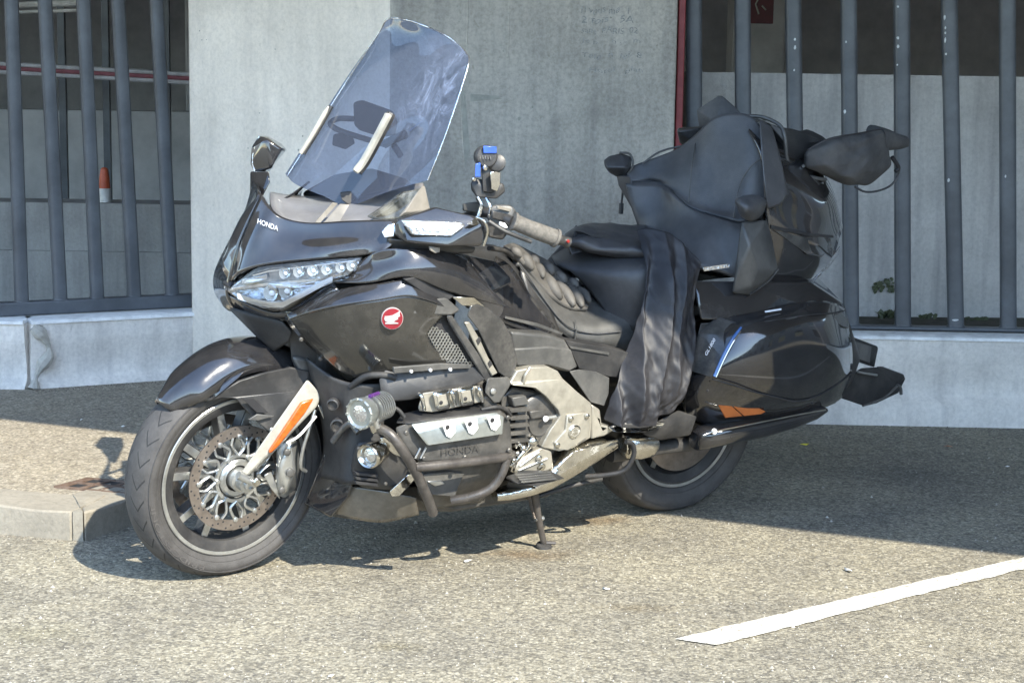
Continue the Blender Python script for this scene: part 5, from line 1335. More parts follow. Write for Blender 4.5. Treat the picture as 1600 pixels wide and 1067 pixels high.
patch('seat_back_lower', [
    [(978, 287, -.20), (1026, 287, -.15), (1046, 300, -.07), (1076, 324, .03), (1110, 336, .11), (1150, 348, .20), (1182, 350, .25)],
    [(985, 320, -.18), (1030, 325, -.10), (1060, 335, .0), (1095, 348, .10), (1130, 360, .18), (1155, 370, .24), (1178, 378, .28)],
    [(1000, 365, -.14), (1030, 368, -.04), (1065, 378, .08), (1100, 388, .17), (1130, 398, .22), (1150, 408, .26), (1172, 418, .29)],
    [(1010, 405, -.05), (1035, 410, .06), (1068, 415, .16), (1100, 418, .21), (1130, 425, .25), (1150, 435, .27), (1170, 446, .29)]], 'leather', thick=.02)
poly('back_trim', [(1098, 418), (1140, 412), (1140, 418), (1100, 424)], [.27, .285, .287, .272], .004, 'lens_inner', bike, .001)
hull('rear_deck', [(1080, 440, .24), (1160, 440, .28), (1200, 455, .30), (1265, 440, .25), (1300, 462, .25), (1318, 475, .26), (1265, 480, .32), (1160, 500, .33), (1095, 500, .30), (1090, 460, .27), (1100, 440, -.2), (1265, 420, -.2), (1290, 450, -.2)], 'paint_black', bev=.008)
# armrests with speaker pods
hull('armrest', [(1146, 310, .30), (1160, 304, .30), (1180, 301, .29), (1200, 313, .29), (1192, 336, .30), (1177, 348, .31), (1158, 342, .31), (1160, 318, .36), (1186, 322, .35), (1170, 334, .36), (1150, 322, .25), (1195, 318, .22), (1175, 345, .24)], 'leather', bev=.014, smooth=60, seg=3)
sp2 = hull('speaker_pod', [(1158, 347, .30), (1198, 343, .29), (1208, 378, .28), (1216, 420, .28), (1200, 440, .29), (1170, 461, .31), (1144, 458, .31), (1150, 430, .32), (1172, 385, .345), (1186, 420, .34), (1176, 445, .335), (1160, 350, .22), (1205, 420, .2), (1150, 455, .2)], 'grey_plastic', bev=.012, smooth=50)
btube('pod_edge', [(1216, 421, .285), (1200, 440, .295), (1171, 461, .312)], .0035, 'smoke_plastic', sp2)
hull('armrest', [(942, 250, -.29), (952, 242, -.29), (970, 238, -.28), (988, 244, -.27), (986, 268, -.28), (972, 282, -.29), (950, 270, -.30), (945, 262, -.24), (980, 262, -.2)], 'leather', bev=.014, smooth=60, seg=3)
hull('armrest_stem', [(962, 275, -.27), (978, 272, -.26), (996, 320, -.22), (988, 330, -.22), (965, 290, -.26), (985, 275, -.2), (996, 320, -.18)], 'leather', bev=.006)
btube('hanging_cord', [(968, 239, -.26), (984, 241, -.25), (989, 258, -.24), (980, 275, -.25), (974, 295, -.26), (971, 318, -.27)], .0038, 'grey_plastic')
m_ = MB(); m_.tube([B(971, 318, -.27), B(970, 334, -.27)], .008, 8); m_.build('cord_end', 'matte_black', bike)
btube('bungee_cord', [(1004, 256, -.22), (1030, 238, -.21), (1062, 229, -.19), (1098, 222, -.12)], .0035, 'grey_plastic')

# ---- top case
tc_ = patch('top_case', [
    [(1150, 186, -.26), (1200, 200, -.26), (1240, 230, -.26), (1285, 270, -.26), (1298, 320, -.25)],
    [(1150, 180, -.10), (1205, 198, -.08), (1255, 235, -.06), (1296, 285, -.05), (1312, 340, -.05)],
    [(1170, 200, .10), (1210, 225, .11), (1260, 262, .12), (1300, 305, .12), (1317, 355, .10)],
    [(1190, 240, .20), (1215, 262, .22), (1255, 290, .22), (1292, 330, .20), (1312, 372, .16)],
    [(1196, 300, .24), (1220, 315, .25), (1252, 335, .25), (1285, 362, .23), (1306, 392, .18)],
    [(1200, 360, .26), (1225, 372, .27), (1250, 385, .27), (1280, 396, .25), (1300, 412, .19)],
    [(1205, 430, .26), (1222, 435, .26), (1242, 436, .255), (1262, 440, .235), (1280, 432, .18)],
    [(1190, 455, .20), (1210, 456, .20), (1235, 455, .18), (1255, 450, .16), (1266, 445, .12)]], 'paint_black', n=5, thick=.01)
hull('top_case_body', [(1200, 250, .15), (1280, 310, .12), (1295, 350, .10), (1270, 425, .12), (1210, 445, .18), (1190, 300, .18), (1170, 200, -.05), (1180, 220, -.20), (1270, 290, -.20), (1265, 400, -.2), (1120, 380, -.2), (1110, 300, -.22)], 'matte_black', bev=.01)
poly('case_line', [(1205, 352), (1262, 364), (1302, 368), (1303, 372), (1262, 369), (1205, 358)], [.268, .276, .20, .20, .278, .268], .003, 'matte_black', tc_, .001)
poly('tail_lens', [(1272, 438), (1300, 402), (1313, 385), (1311, 398), (1296, 416)], [.215, .20, .16, .17, .2], .004, 'lens_inner', tc_, .001)
poly('tail_lens', [(1210, 360), (1250, 370), (1298, 372), (1300, 385), (1284, 402), (1262, 398)], [.275, .281, .215, .205, .245, .275], .004, 'smoke_plastic', tc_, .001)
hull('backrest_shell', [(1186, 186, .17), (1206, 198, .17), (1221, 256, .235), (1232, 304, .262), (1218, 322, .272), (1199, 328, .278), (1192, 280, .25), (1189, 240, .22), (1190, 190, .05), (1236, 300, .15), (1200, 320, .15)], 'leather', bev=.008)
# hull behind the right speaker and case corner
hull('speaker_pod', [(1058, 200, -.27), (1106, 197, -.27), (1108, 228, -.27), (1062, 226, -.27), (1058, 205, -.22), (1100, 200, -.2), (1100, 230, -.2)], 'satin_black', bev=.006)
# luggage rack
rk = btube('luggage_rack', [(1160, 182, .02), (1190, 183, .06), (1218, 196, .12), (1226, 215, .15), (1230, 250, .16), (1240, 268, .16), (1262, 276, .15), (1290, 281, .13)], .0065, 'grey_plastic', bike, n=6)
btube('rack_rail', [(1160, 180, -.20), (1200, 196, -.20), (1240, 230, -.20), (1290, 262, -.18)], .0065, 'grey_plastic', rk)
btube('rack_rail', [(1195, 187, -.2), (1190, 184, .06)], .005, 'grey_plastic', rk)
btube('rack_rail', [(1255, 260, .15), (1262, 256, .0), (1256, 236, -.18)], .005, 'grey_plastic', rk)
for (u0, v0, u1, v1, y) in ((1248, 272, 1243, 294, .15), (1287, 280, 1281, 297, .12)): btube('rack_leg', [(u0, v0, y), (u1, v1, y)], .006, 'grey_plastic', rk)
hull('rack_cover', [(1240, 206, .0), (1262, 200, -.02), (1285, 212, -.02), (1296, 222, .0), (1268, 226, .05), (1245, 222, .05), (1250, 212, -.08), (1285, 218, -.08)], 'satin_black', rk, .012)
poly('rack_plate', [(1200, 192), (1222, 200), (1250, 205), (1290, 222), (1262, 255), (1235, 258), (1228, 225)], [.06, .08, .05, .0, .06, .1, .1], .05, 'satin_black', rk, .004)

# ---- side cases
case = patch('side_case', [
    [(1120, 497, .30), (1165, 490, .33), (1215, 480, .345), (1265, 470, .34), (1300, 472, .30), (1322, 484, .24)],
    [(1108, 520, .31), (1152, 512, .38), (1200, 505, .415), (1255, 497, .41), (1296, 500, .37), (1326, 510, .28)],
    [(1096, 548, .31), (1138, 545, .40), (1195, 545, .445), (1255, 543, .44), (1306, 545, .40), (1332, 548, .29)],
    [(1084, 575, .31), (1120, 578, .40), (1185, 585, .45), (1250, 592, .445), (1306, 582, .39), (1331, 582, .28)],
    [(1070, 590, .30), (1110, 598, .385), (1180, 615, .43), (1248, 622, .42), (1300, 608, .36), (1325, 600, .26)],
    [(1066, 620, .29), (1105, 630, .36), (1180, 638, .395), (1246, 638, .38), (1292, 628, .32), (1316, 620, .23)],
    [(1070, 655, .26), (1115, 668, .31), (1180, 665, .33), (1240, 652, .32), (1280, 640, .27), (1305, 630, .2)]], 'paint_black', n=6, thick=.02)
caseR = patch('side_case', [
    [(1120, 497, .30), (1215, 480, .345), (1322, 484, .24)],
    [(1096, 548, .31), (1195, 545, .445), (1332, 548, .29)],
    [(1070, 590, .30), (1180, 615, .43), (1325, 600, .26)],
    [(1070, 655, .26), (1180, 665, .33), (1305, 630, .2)]], 'paint_black', n=6, thick=.02)
for v in caseR.data.vertices: v.co.y *= -1
caseR.data.flip_normals()
hull('case_core', [(1095, 505, .30), (1320, 490, .25), (1325, 590, .25), (1290, 630, .24), (1085, 655, .26), (1075, 580, .30), (1095, 505, .05), (1310, 480, .05), (1310, 600, .05), (1085, 640, .05)], 'matte_black', bev=.004)
btube('case_seam', [(1113, 592, .403), (1150, 603, .430), (1181, 613, .438), (1215, 621, .434), (1248, 627, .420), (1285, 615, .385), (1310, 599, .352), (1331, 583, .29)], .0025, 'dark_void', case)
btube('case_seam', [(1124, 497, .31), (1164, 507, .375), (1210, 500, .412), (1265, 492, .40), (1292, 490, .365), (1318, 486, .27)], .0025, 'dark_void', case)
poly('case_front_panel', [(1122, 497), (1163, 508), (1150, 522), (1128, 558), (1112, 590), (1078, 579), (1095, 522)], [.31, .375, .385, .403, .404, .32, .312], .012, 'smoke_plastic', case, .004)
btube('panel_edge', [(1158, 512, .386), (1144, 530, .400), (1128, 560, .408), (1116, 588, .41)], .0048, 'blue_decal', case)
btube('panel_edge', [(1161, 513, .39), (1147, 532, .405), (1132, 560, .412), (1119, 589, .414)], .003, 'chrome', case)
text_on('GL1800', B(1101, 555, .358), B(1115, 530, .365), B(1098, 551, .355), 'letter_white', case, 'case_lettering', (.0, .010, .0))
poly('case_badge', [(1196, 486), (1221, 482), (1221, 484.4), (1196, 488.4)], [.372, .378, .380, .374], .003, 'letter_white', case, 0)
poly('case_badge', [(1228, 498), (1245, 494.5), (1245, 496.5), (1228, 500)], [.414, .412, .414, .416], .003, 'grey_plastic', case, 0)
poly('case_reflector', [(1123, 633), (1143, 634), (1161, 650), (1134, 653)], [.375, .385, .385, .375], .006, 'amber_dull', case, .002)
poly('case_reflector', [(1145, 634), (1185, 637), (1197, 643), (1190, 647), (1163, 650)], [.386, .397, .399, .395, .386], .006, 'amber_dull', case, .002)
hull('rear_lamp', [(1292, 497, .36), (1314, 486, .32), (1326, 500, .29), (1328, 514, .29), (1318, 512, .33), (1300, 500, .30), (1320, 510, .25)], 'smoke_plastic', case, .004)
hull('tail_section', [(1290, 462, .10), (1318, 475, .18), (1330, 520, .2), (1345, 560, .15), (1330, 600, .16), (1300, 625, .16), (1290, 470, -.2), (1318, 475, -.18), (1330, 520, -.2), (1330, 600, -.16), (1250, 480, 0), (1250, 600, 0)], 'satin_black', bev=.01)
# plate holder and its plate
ph = hull('plate_holder', [(1326, 524, .12), (1371, 541, .02), (1372, 545, .02), (1366, 574, .02), (1332, 563, .12), (1326, 524, .08), (1371, 541, -.02), (1366, 574, -.02)], 'matte_black', bev=.004)
poly('number_plate', [(1333, 532), (1362, 542), (1359, 567), (1334, 558)], [.125, .06, .06, .125], .004, 'grey_plastic', ph, .001)
tb = hull('tail_bracket', [(1345, 575, .12), (1376, 573, .06), (1412, 584, .03), (1415, 592, .03), (1402, 600, .05), (1404, 614, .05), (1370, 630, .08), (1350, 635, .10), (1312, 622, .14), (1325, 588, .14), (1350, 580, -.05), (1400, 596, -.08), (1370, 622, -.05)], 'matte_black', bev=.004)
hull('bracket_arm', [(1368, 572, .08), (1380, 572, .07), (1412, 584, .05), (1415, 590, .05), (1406, 598, .05), (1380, 592, .07), (1372, 580, .03), (1408, 594, .02)], 'satin_black', tb, .005)
btube('bracket_bar', [(1348, 634, .13), (1380, 622, .12), (1402, 603, .10)], .004, 'grey_plastic', tb)
btube('bracket_hook', [(1402, 602, .10), (1407, 606, .10), (1408, 616, .10)], .006, 'grey_plastic', tb)
btube('bracket_rod', [(1340, 581, .14), (1356, 584, .13), (1370, 586, .12)], .004, 'alloy', tb)
# silencer under the case
mf = round_section('silencer', [(1094, 680, 706, .35, .03), (1110, 674, 705, .375, .045), (1152, 664, 698, .38, .05), (1200, 655, 688, .38, .05), (1245, 646, 674, .37, .05), (1280, 640, 658, .36, .04), (1294, 638, 645, .35, .03)], 'paint_black', mirror=True)
btube('silencer_trim', [(1098, 680, .382), (1120, 673, .388), (1180, 661, .390), (1240, 649, .384), (1290, 640, .366)], .003, 'chrome', mf)
m_ = MB(); m_.lathe(B(1116, 674, .385), (.3, 1, .3), [(.010, 0), (.008, .005), (0, .006)], 12); m_.build('trim_stud', 'white_lamp', mf)

# ---- windscreen
scr = patch('windscreen', [
    [(446, 272, -.35), (462, 288, -.25), (504, 306, -.11), (545, 321, 0), (606, 300, .16), (668, 282, .29)],
    [(474, 228, -.35), (492, 236, -.25), (540, 252, -.08), (580, 258, .03), (640, 245, .17), (690, 228, .29)],
    [(509, 172, -.34), (528, 176, -.23), (580, 184, -.06), (618, 186, .05), (668, 176, .17), (714, 160, .28)],
    [(551, 108, -.31), (570, 110, -.20), (612, 116, -.06), (650, 116, .04), (692, 112, .15), (732, 100, .25)],
    [(592, 52, -.20), (612, 55, -.13), (640, 60, -.05), (668, 66, .03), (700, 74, .11), (728, 84, .20)],
    [(604, 32, -.16), (620, 29, -.12), (642, 33, -.05), (664, 41, .0), (688, 51, .06), (710, 65, .12)]], 'screen_tint', n=8, thick=0, smooth=80)
def edge_of(rows): pass
btube('screen_edge', [(668, 282, .29), (690, 228, .29), (714, 160, .28), (732, 100, .25), (729, 84, .20), (710, 65, .12), (688, 51, .06), (664, 41, .0), (642, 33, -.05), (620, 29, -.12), (604, 32, -.16), (592, 52, -.20), (553, 110, -.26), (512, 174, -.29), (476, 232, -.30), (448, 276, -.30)], .0024, 'lens_inner', scr, seg=6)
for pts, y in ((((560, 268, .06), (575, 248, .06), (606, 190, .09), (612, 178, .09)), .1), (((474, 240, -.27), (494, 208, -.27), (518, 166, -.27)), 0)):
    w0 = [Vector(B(*p)) for p in pts]; w_r = .0115 if y else .007
    m_ = MB(); q = smoothline([p + Vector((.012, .004, 0)) for p in w0], 5); m_.tube(q, [w_r * .85] + [w_r] * (len(q) - 2) + [w_r * .3], 8); rl = m_.build('screen_rail', 'fork_white', scr, 40)
    m_ = MB(); q = smoothline([p + Vector((-.004, -.010, -.002)) for p in w0], 5); m_.tube(q, w_r * 1.25, 8); m_.build('rail_backing', 'satin_black', rl, 40)
# dash panels below the screen
patch('screen_garnish', [
    [(422, 300, -.20), (465, 306, -.22), (512, 306, -.20), (572, 304, -.05), (624, 290, .08), (660, 286, .18)],
    [(424, 322, -.04), (465, 328, -.04), (520, 324, .0), (580, 320, .08), (630, 315, .17), (664, 316, .24)],
    [(440, 342, .05), (480, 351, .08), (530, 348, .14), (585, 346, .20), (625, 345, .25), (660, 340, .29)]], 'lilac_panel', thick=.006)
poly('garnish_strip', [(492, 348), (500, 349), (528, 318), (520, 317)], [.115, .12, .12, .12], .004, 'beige_panel', bike, .001)
poly('garnish_strip', [(506, 349), (530, 348), (546, 320), (532, 319)], [.13, .16, .14, .13], .004, 'beige_panel', bike, .001)
patch('clear_wing', [[(574, 338, .21), (600, 320, .21), (628, 300, .21)], [(590, 342, .24), (618, 326, .25), (650, 296, .25)], [(636, 341, .29), (648, 322, .29), (662, 290, .28)]], 'clear_wing', thick=.003)
hull('wing_post', [(622, 340, .29), (632, 332, .30), (660, 289, .29), (664, 291, .29), (672, 326, .29), (660, 330, .30), (640, 338, .27), (664, 310, .26)], 'beige_panel', bev=.002)
hull('screen_foot', [(530, 300, -.01), (562, 298, -.01), (556, 312, .0), (546, 322, .01), (534, 314, .0), (540, 300, -.04), (550, 316, -.04)], 'matte_black', bev=.004)
hull('instrument_hood', [(470, 300, -.30), (520, 272, -.24), (580, 262, -.14), (640, 280, .02), (662, 330, .12), (640, 350, .14), (560, 340, -.05), (480, 330, -.22), (600, 330, -.30)], 'matte_black', bev=.01)
# sat nav on its stalk, seen through the screen
nav = hull('sat_nav', [(551, 160, -.25), (566, 156, -.25), (614, 173, -.18), (622, 190, -.18), (618, 212, -.18), (596, 215, -.19), (560, 204, -.24), (552, 196, -.25), (560, 160, -.28), (614, 180, -.22), (600, 212, -.23)], 'matte_black', bev=.006)
btube('nav_arm', [(552, 186, -.36), (528, 186, -.40), (516, 194, -.40), (530, 204, -.36), (560, 214, -.28), (600, 226, -.18)], .009, 'satin_black', nav)
btube('nav_ball', [(600, 226, -.10), (622, 215, -.07), (634, 210, -.05)], .013, 'satin_black', nav)
btube('nav_clamp', [(616, 228, -.08), (626, 244, -.08)], .010, 'lilac_panel', nav)
btube('nav_cable', [(640, 206, -.05), (650, 198, -.04), (660, 190, -.03)], .004, 'alloy', nav)
hull('brake_reservoir', [(520, 210, -.34), (550, 205, -.32), (556, 225, -.30), (540, 235, -.30), (518, 228, -.34), (530, 210, -.38)], 'matte_black', bev=.005)

# ---- mirrors with indicator lenses
mr = hull('mirror', [(614, 350, .31), (624, 341, .33), (678, 323, .35), (742, 338, .42), (757, 348, .44), (761, 366, .44), (752, 385, .44), (700, 386, .42), (632, 379, .36), (616, 368, .32), (640, 340, .25), (750, 345, .35), (745, 382, .35), (640, 375, .28)], 'paint_black', bev=.008, smooth=40, seg=3)
q = [(628, 344), (722, 348), (728, 353), (707, 369), (644, 367)]
ln = poly('indicator_lens', q, [.365, .435, .437, .432, .385], .014, 'lens_inner', mr, .003)
for k in range(7):
    u = 645 + k * 10; m_ = MB(); m_.lathe(B(u, 356 + .6 * k % 3, .392 + k * .006), Vector((.6, .8, 0)), [(.006, 0), (.005, .004), (0, .005)], 8); m_.build('lamp_led', 'white_lamp', ln, 40)
for k in range(3):
    btube('lens_rib', [(638 + k * 3, 350 + k * 5, .385), (680, 351 + k * 5, .412), (720 - k * 5, 352 + k * 5, .438)], .0018, 'white_lamp', ln, seg=6)
hull('mirror_tip', [(729, 350, .445), (744, 340, .44), (750, 350, .445), (740, 352, .45), (745, 345, .40)], 'old_chrome', mr, .001)
btube('mirror_rim', [(744, 339, .43), (757, 346, .45), (762, 362, .452), (756, 384, .445)], .004, 'old_chrome', mr)
hull('mirror_neck', [(596, 362, .30), (606, 350, .30), (620, 348, .31), (616, 370, .32), (600, 372, .31), (604, 352, .25), (615, 370, .25)], 'lens_inner', mr, .003)
hull('mirror_arm', [(604, 372, .31), (700, 384, .37), (745, 386, .40), (740, 396, .36), (680, 398, .33), (610, 390, .30), (620, 380, .2), (735, 392, .25)], 'satin_black', mr, .006)
poly('arm_stud', [(672, 386), (688, 387), (688, 394), (680, 396), (673, 392)], .385, .01, 'beige_panel', mr, .002)
mR = hull('mirror', [(404, 213, -.36), (417, 212, -.36), (440, 225, -.35), (448, 234, -.34), (441, 242, -.34), (422, 268, -.33), (398, 272, -.35), (391, 256, -.36), (393, 230, -.37), (405, 216, -.50), (436, 236, -.48), (412, 264, -.46), (396, 262, -.48), (415, 216, -.30), (440, 232, -.28), (424, 262, -.28)], 'paint_black', bev=.007, smooth=40, seg=3)
poly('indicator_lens', [(395, 242), (399, 232), (402, 250), (406, 262), (397, 269), (394, 256)], [-.352, -.352, -.350, -.345, -.345, -.35], .006, 'lens_inner', mR, .001)
hull('mirror_arm', [(391, 268, -.34), (420, 268, -.22), (422, 285, -.20), (408, 312, -.20), (390, 335, -.24), (391, 286, -.32), (416, 272, -.52), (394, 270, -.52), (394, 300, -.50), (410, 305, -.46)], 'paint_black', mR, .005)
btube('mirror_rim', [(405, 213, -.357), (398, 232, -.352), (404, 250, -.348), (420, 268, -.335), (440, 240, -.335)], .0022, 'old_chrome', mR, n=1)

# ---- handlebar, left side
hb = btube('handlebar', [(800, 346, .40), (780, 338, .36), (752, 332, .30), (715, 345, .2)], .015, 'satin_black')
gr = btube('grip', [(802, 346, .40), (830, 358, .415), (868, 372, .43)], [.0235] * 6 + [.0245] * 5, 'grip_rubber', hb, seg=20)
for (u, v, y) in ((802, 346, .40), (868, 372, .43)):
    m_ = MB(); d_ = Vector(B(868, 372, .43) - B(802, 346, .40)).normalized(); m_.lathe(Vector(B(u, v, y)) - d_ * .005, d_, [(.020, 0), (.0275, .001), (.0275, .009), (.020, .010)], 24); m_.build('grip_collar', 'grip_rubber', hb, 40)
btube('bar_end', [(868, 372, .43), (880, 376.5, .436), (889, 380, .44)], [.017] * 4 + [.014] * 3 + [.016] * 4, 'satin_black', hb, seg=16)
bolt(887, 377, .457, .005, 'red_lens', hb)
sw = hull('switch_cluster', [(762, 328, .36), (770, 320, .36), (798, 320, .385), (807, 328, .39), (803, 350, .395), (796, 360, .39), (768, 352, .37), (760, 342, .36), (775, 322, .33), (800, 330, .35), (780, 352, .33)], 'grey_plastic', hb, .006, seg=2)
poly('rocker_switch', [(770, 330), (790, 334), (789, 346), (769, 341)], .388, .01, 'satin_black', sw, .003)
poly('rocker_switch', [(778, 322), (799, 327), (797, 331), (777, 326)], .392, .01, 'beige_panel', sw, .002)
poly('horn_switch', [(782, 347), (790, 349), (795, 356), (790, 358), (781, 353)], .398, .01, 'white_lamp', sw, .003)
hull('lever_mount', [(760, 344, .36), (788, 352, .38), (796, 362, .38), (786, 376, .38), (762, 372, .36), (758, 355, .33), (785, 370, .34)], 'satin_black', hb, .006)
hull('reservoir', [(722, 318, .28), (745, 315, .30), (760, 325, .31), (750, 334, .30), (722, 330, .28), (730, 318, .22), (752, 328, .24)], 'grey_plastic', hb, .005)
btube('clutch_lever', [(764, 346, .40), (790, 362, .43), (830, 378, .45)], .006, 'satin_black', hb)
# phone cradle standing on the bar
pc = hull('cradle_base', [(734, 285, .31), (742, 278, .31), (752, 290, .33), (788, 286, .35), (790, 300, .35), (776, 312, .35), (745, 310, .33), (736, 298, .31), (745, 295, .27), (782, 300, .30)], 'satin_black', hb, .007)
hull('cradle_arm', [(752, 262, .33), (760, 254, .33), (770, 256, .34), (778, 268, .345), (780, 288, .345), (768, 304, .345), (754, 302, .34), (752, 262, .30), (775, 290, .31)], 'satin_black', hb, .005)
hull('cradle_plate', [(766, 268, .36), (783, 269, .365), (782, 288, .365), (777, 300, .36), (767, 296, .36), (770, 270, .345), (778, 290, .345)], 'chrome', hb, .002)
m_ = MB(); m_.lathe(B(759, 245, .335), Vector((.3, .95, .2)), [(.010, -.03), (.030, -.025), (.033, -.01), (.033, .008), (.028, .014), (0, .016)], 20); kn_ = m_.build('cradle_knob', 'satin_black', hb, 30)
for k in range(5): btube('knob_rib', [(750 + k * 4, 243 + k * .3, .358), (751 + k * 4, 248 + k * .3, .358)], .0016, 'lens_inner', kn_, seg=6)
m_ = MB(); m_.lathe(B(777, 255, .345), Vector((.5, .8, .3)), [(.010, -.02), (.024, -.016), (.024, .01), (.015, .014), (0, .014)], 18); m_.build('cradle_knob', 'satin_black', hb, 30)
hull('phone_grip', [(755, 228, .35), (776, 229, .36), (776, 240, .36), (755, 240, .35), (758, 231, .31), (774, 239, .31)], 'blue_plastic', hb, .002)
hull('phone_grip', [(743, 256, .35), (751, 254, .35), (751, 277, .35), (742, 277, .35), (747, 258, .31), (748, 276, .31)], 'blue_plastic', hb, .002)
bolt(758, 262, .36, .008, 'chrome', hb); bolt(740, 280, .33, .007, 'chrome', hb)
btube('bar_clamp', [(746, 308, .33), (752, 322, .34), (748, 338, .34)], .007, 'chrome', hb)
btube('bar_clamp', [(760, 310, .34), (766, 322, .36), (764, 340, .36)], .005, 'chrome', hb)
btube('cable', [(764, 388, .30), (788, 392, .24), (800, 400, .20)], .007, 'matte_black', hb)

# =================================================================== LOOSE THINGS ON THE MOTORCYCLE
def local_thing(o, *a):                                 # stays top-level but sits where the machine carries it
    o.parent = None; o.matrix_world = bike.matrix_world.copy(); tag(o, *a); return o
# ribbed seat pad
def ribs(j, i):
    t = j; a = (t * 6.0) % 1.0
    h = .020 * abs(math.sin(PI * (t * 6.0 + .35 * math.sin(i * PI)))) ** .55
    e = min(1, min(i, 1 - i) * 7) * min(1, min(j, 1 - j) * 12)
    return np.array([0, .35, .94]) * (h * e + .012)
pad = patch('seat_cushion', [
    [(784, 392, .0), (800, 389, -.03), (835, 405, -.06), (870, 425, -.06), (903, 448, -.04)],
    [(790, 396, .04), (806, 396, .03), (846, 425, .02), (882, 448, .01), (915, 462, .02)],
    [(797, 400, .08), (812, 405, .08), (852, 445, .08), (892, 470, .08), (922, 476, .08)],
    [(803, 405, .11), (820, 422, .12), (856, 466, .14), (890, 488, .14), (916, 489, .13)]], 'pad_grey', parent=None, n=16, thick=.02,
    disp=None)
me = pad.data
# ribs run across the pad: push along the height by position on the long axis
co = [v.co.copy() for v in me.vertices]; nr_ = 4 * 7 + 1; ncl = 3 * 7 + 1
cnt = len(co)
rowsN = 16 * 3 + 1; colsN = 16 * 4 + 1
for idx, v in enumerate(me.vertices):
    a, b_ = divmod(idx, rowsN)                          # a along the pad, b across
    t = a / (colsN - 1) if colsN > 1 else 0; s = b_ / (rowsN - 1)
    h = .35
    e = min(1, min(s + .0, 1 - s) * 6) * min(1, min(t, 1 - t) * 10)
    v.co += Vector((0, .35, .94)) * (.020 + .020 * h * max(0, e))
for (k0, pts, rr) in ((0, ((795, 398, .09), (803, 402, .105), (812, 410, .12)), .012), (1, ((812, 406, .075), (818, 415, .10), (830, 430, .125)), .016), (2, ((834, 420, .055), (840, 430, .085), (846, 442, .12)), .014),
        (3, ((848, 436, .07), (858, 455, .105), (874, 476, .14)), .019), (4, ((866, 448, .065), (880, 466, .10), (894, 486, .145)), .017), (5, ((884, 456, .06), (897, 470, .095), (907, 487, .14)), .016), (6, ((899, 458, .05), (910, 468, .085), (918, 480, .125)), .013),
        (7, ((826, 408, .02), (832, 414, .035), (838, 421, .05)), .013), (8, ((846, 420, .01), (854, 427, .03), (862, 437, .055)), .015), (9, ((866, 434, .01), (874, 442, .03), (882, 450, .05)), .014), (10, ((886, 446, .0), (893, 450, .02), (899, 457, .04)), .013)):
    q = smoothline([np.array(B(*p)) + np.array([0, .008, .019]) for p in pts], 6); n_ = len(q) - 1
    m_ = MB(); m_.tube(q, [rr * 1.22 * (.15 + .85 * math.sin(PI * max(.02, min(.98, i / n_))) ** .6) for i in range(n_ + 1)], 12); r_ = m_.build('rib', 'pad_grey', pad, 70)
local_thing(pad, 'grey ribbed air cushion lying on the front of the rider seat', 'cushion')
# leather bundle on the passenger seat
bun = patch('leather_bundle', [
    [(884, 366, -.14), (905, 352, -.15), (935, 348, -.15), (970, 352, -.14), (1010, 350, -.13)],
    [(882, 368, -.04), (905, 356, -.02), (940, 358, .0), (975, 366, .02), (1012, 368, .05)],
    [(886, 376, .04), (910, 372, .07), (945, 376, .09), (980, 380, .12), (1012, 382, .15)],
    [(892, 384, .05), (915, 388, .09), (950, 394, .12), (985, 398, .15), (1010, 398, .18)],
    [(900, 388, .04), (925, 396, .07), (955, 404, .10), (985, 410, .12), (1008, 409, .15)]], 'leather', parent=None, n=7, thick=.0)
rnd = random.Random(8)
for v in bun.data.vertices:
    d = noise.noise(v.co * 13) * .010 + noise.noise(v.co * 34) * .005; v.co += Vector((0, .5, .85)) * d
sm = bun.modifiers.new('solid', 'SOLIDIFY'); sm.thickness = .05; sm.offset = -1
local_thing(bun, 'shiny crumpled black leather bundle lying on the passenger seat', 'bundle')
# draped leg cover
def folds(v, s, t): return 0
drape = patch('leg_apron', [
    [(1000, 362, .15), (1012, 358, .17), (1030, 360, .20), (1050, 366, .22), (1072, 384, .25), (1088, 400, .27), (1096, 412, .28)],
    [(1008, 400, .22), (1020, 402, .24), (1036, 404, .26), (1054, 408, .28), (1072, 416, .29), (1086, 424, .30), (1095, 432, .30)],
    [(1010, 440, .26), (1022, 444, .28), (1040, 446, .31), (1056, 448, .32), (1072, 452, .32), (1084, 456, .32), (1092, 460, .31)],
    [(998, 490, .28), (1014, 494, .31), (1034, 498, .34), (1052, 500, .35), (1068, 502, .35), (1080, 504, .34), (1090, 506, .32)],
    [(978, 555, .30), (996, 560, .34), (1018, 564, .37), (1040, 566, .38), (1058, 564, .38), (1072, 562, .36), (1084, 558, .33)],
    [(954, 615, .32), (975, 622, .36), (1000, 628, .39), (1024, 628, .40), (1044, 624, .39), (1060, 616, .37), (1076, 604, .33)],
    [(944, 656, .33), (965, 664, .36), (988, 670, .38), (1010, 664, .38), (1030, 656, .37), (1048, 642, .35), (1062, 630, .32)]], 'cloth_black', parent=None, n=18, thick=0, smooth=80)
nrow = 18 * 6 + 1; ncol = 18 * 6 + 1
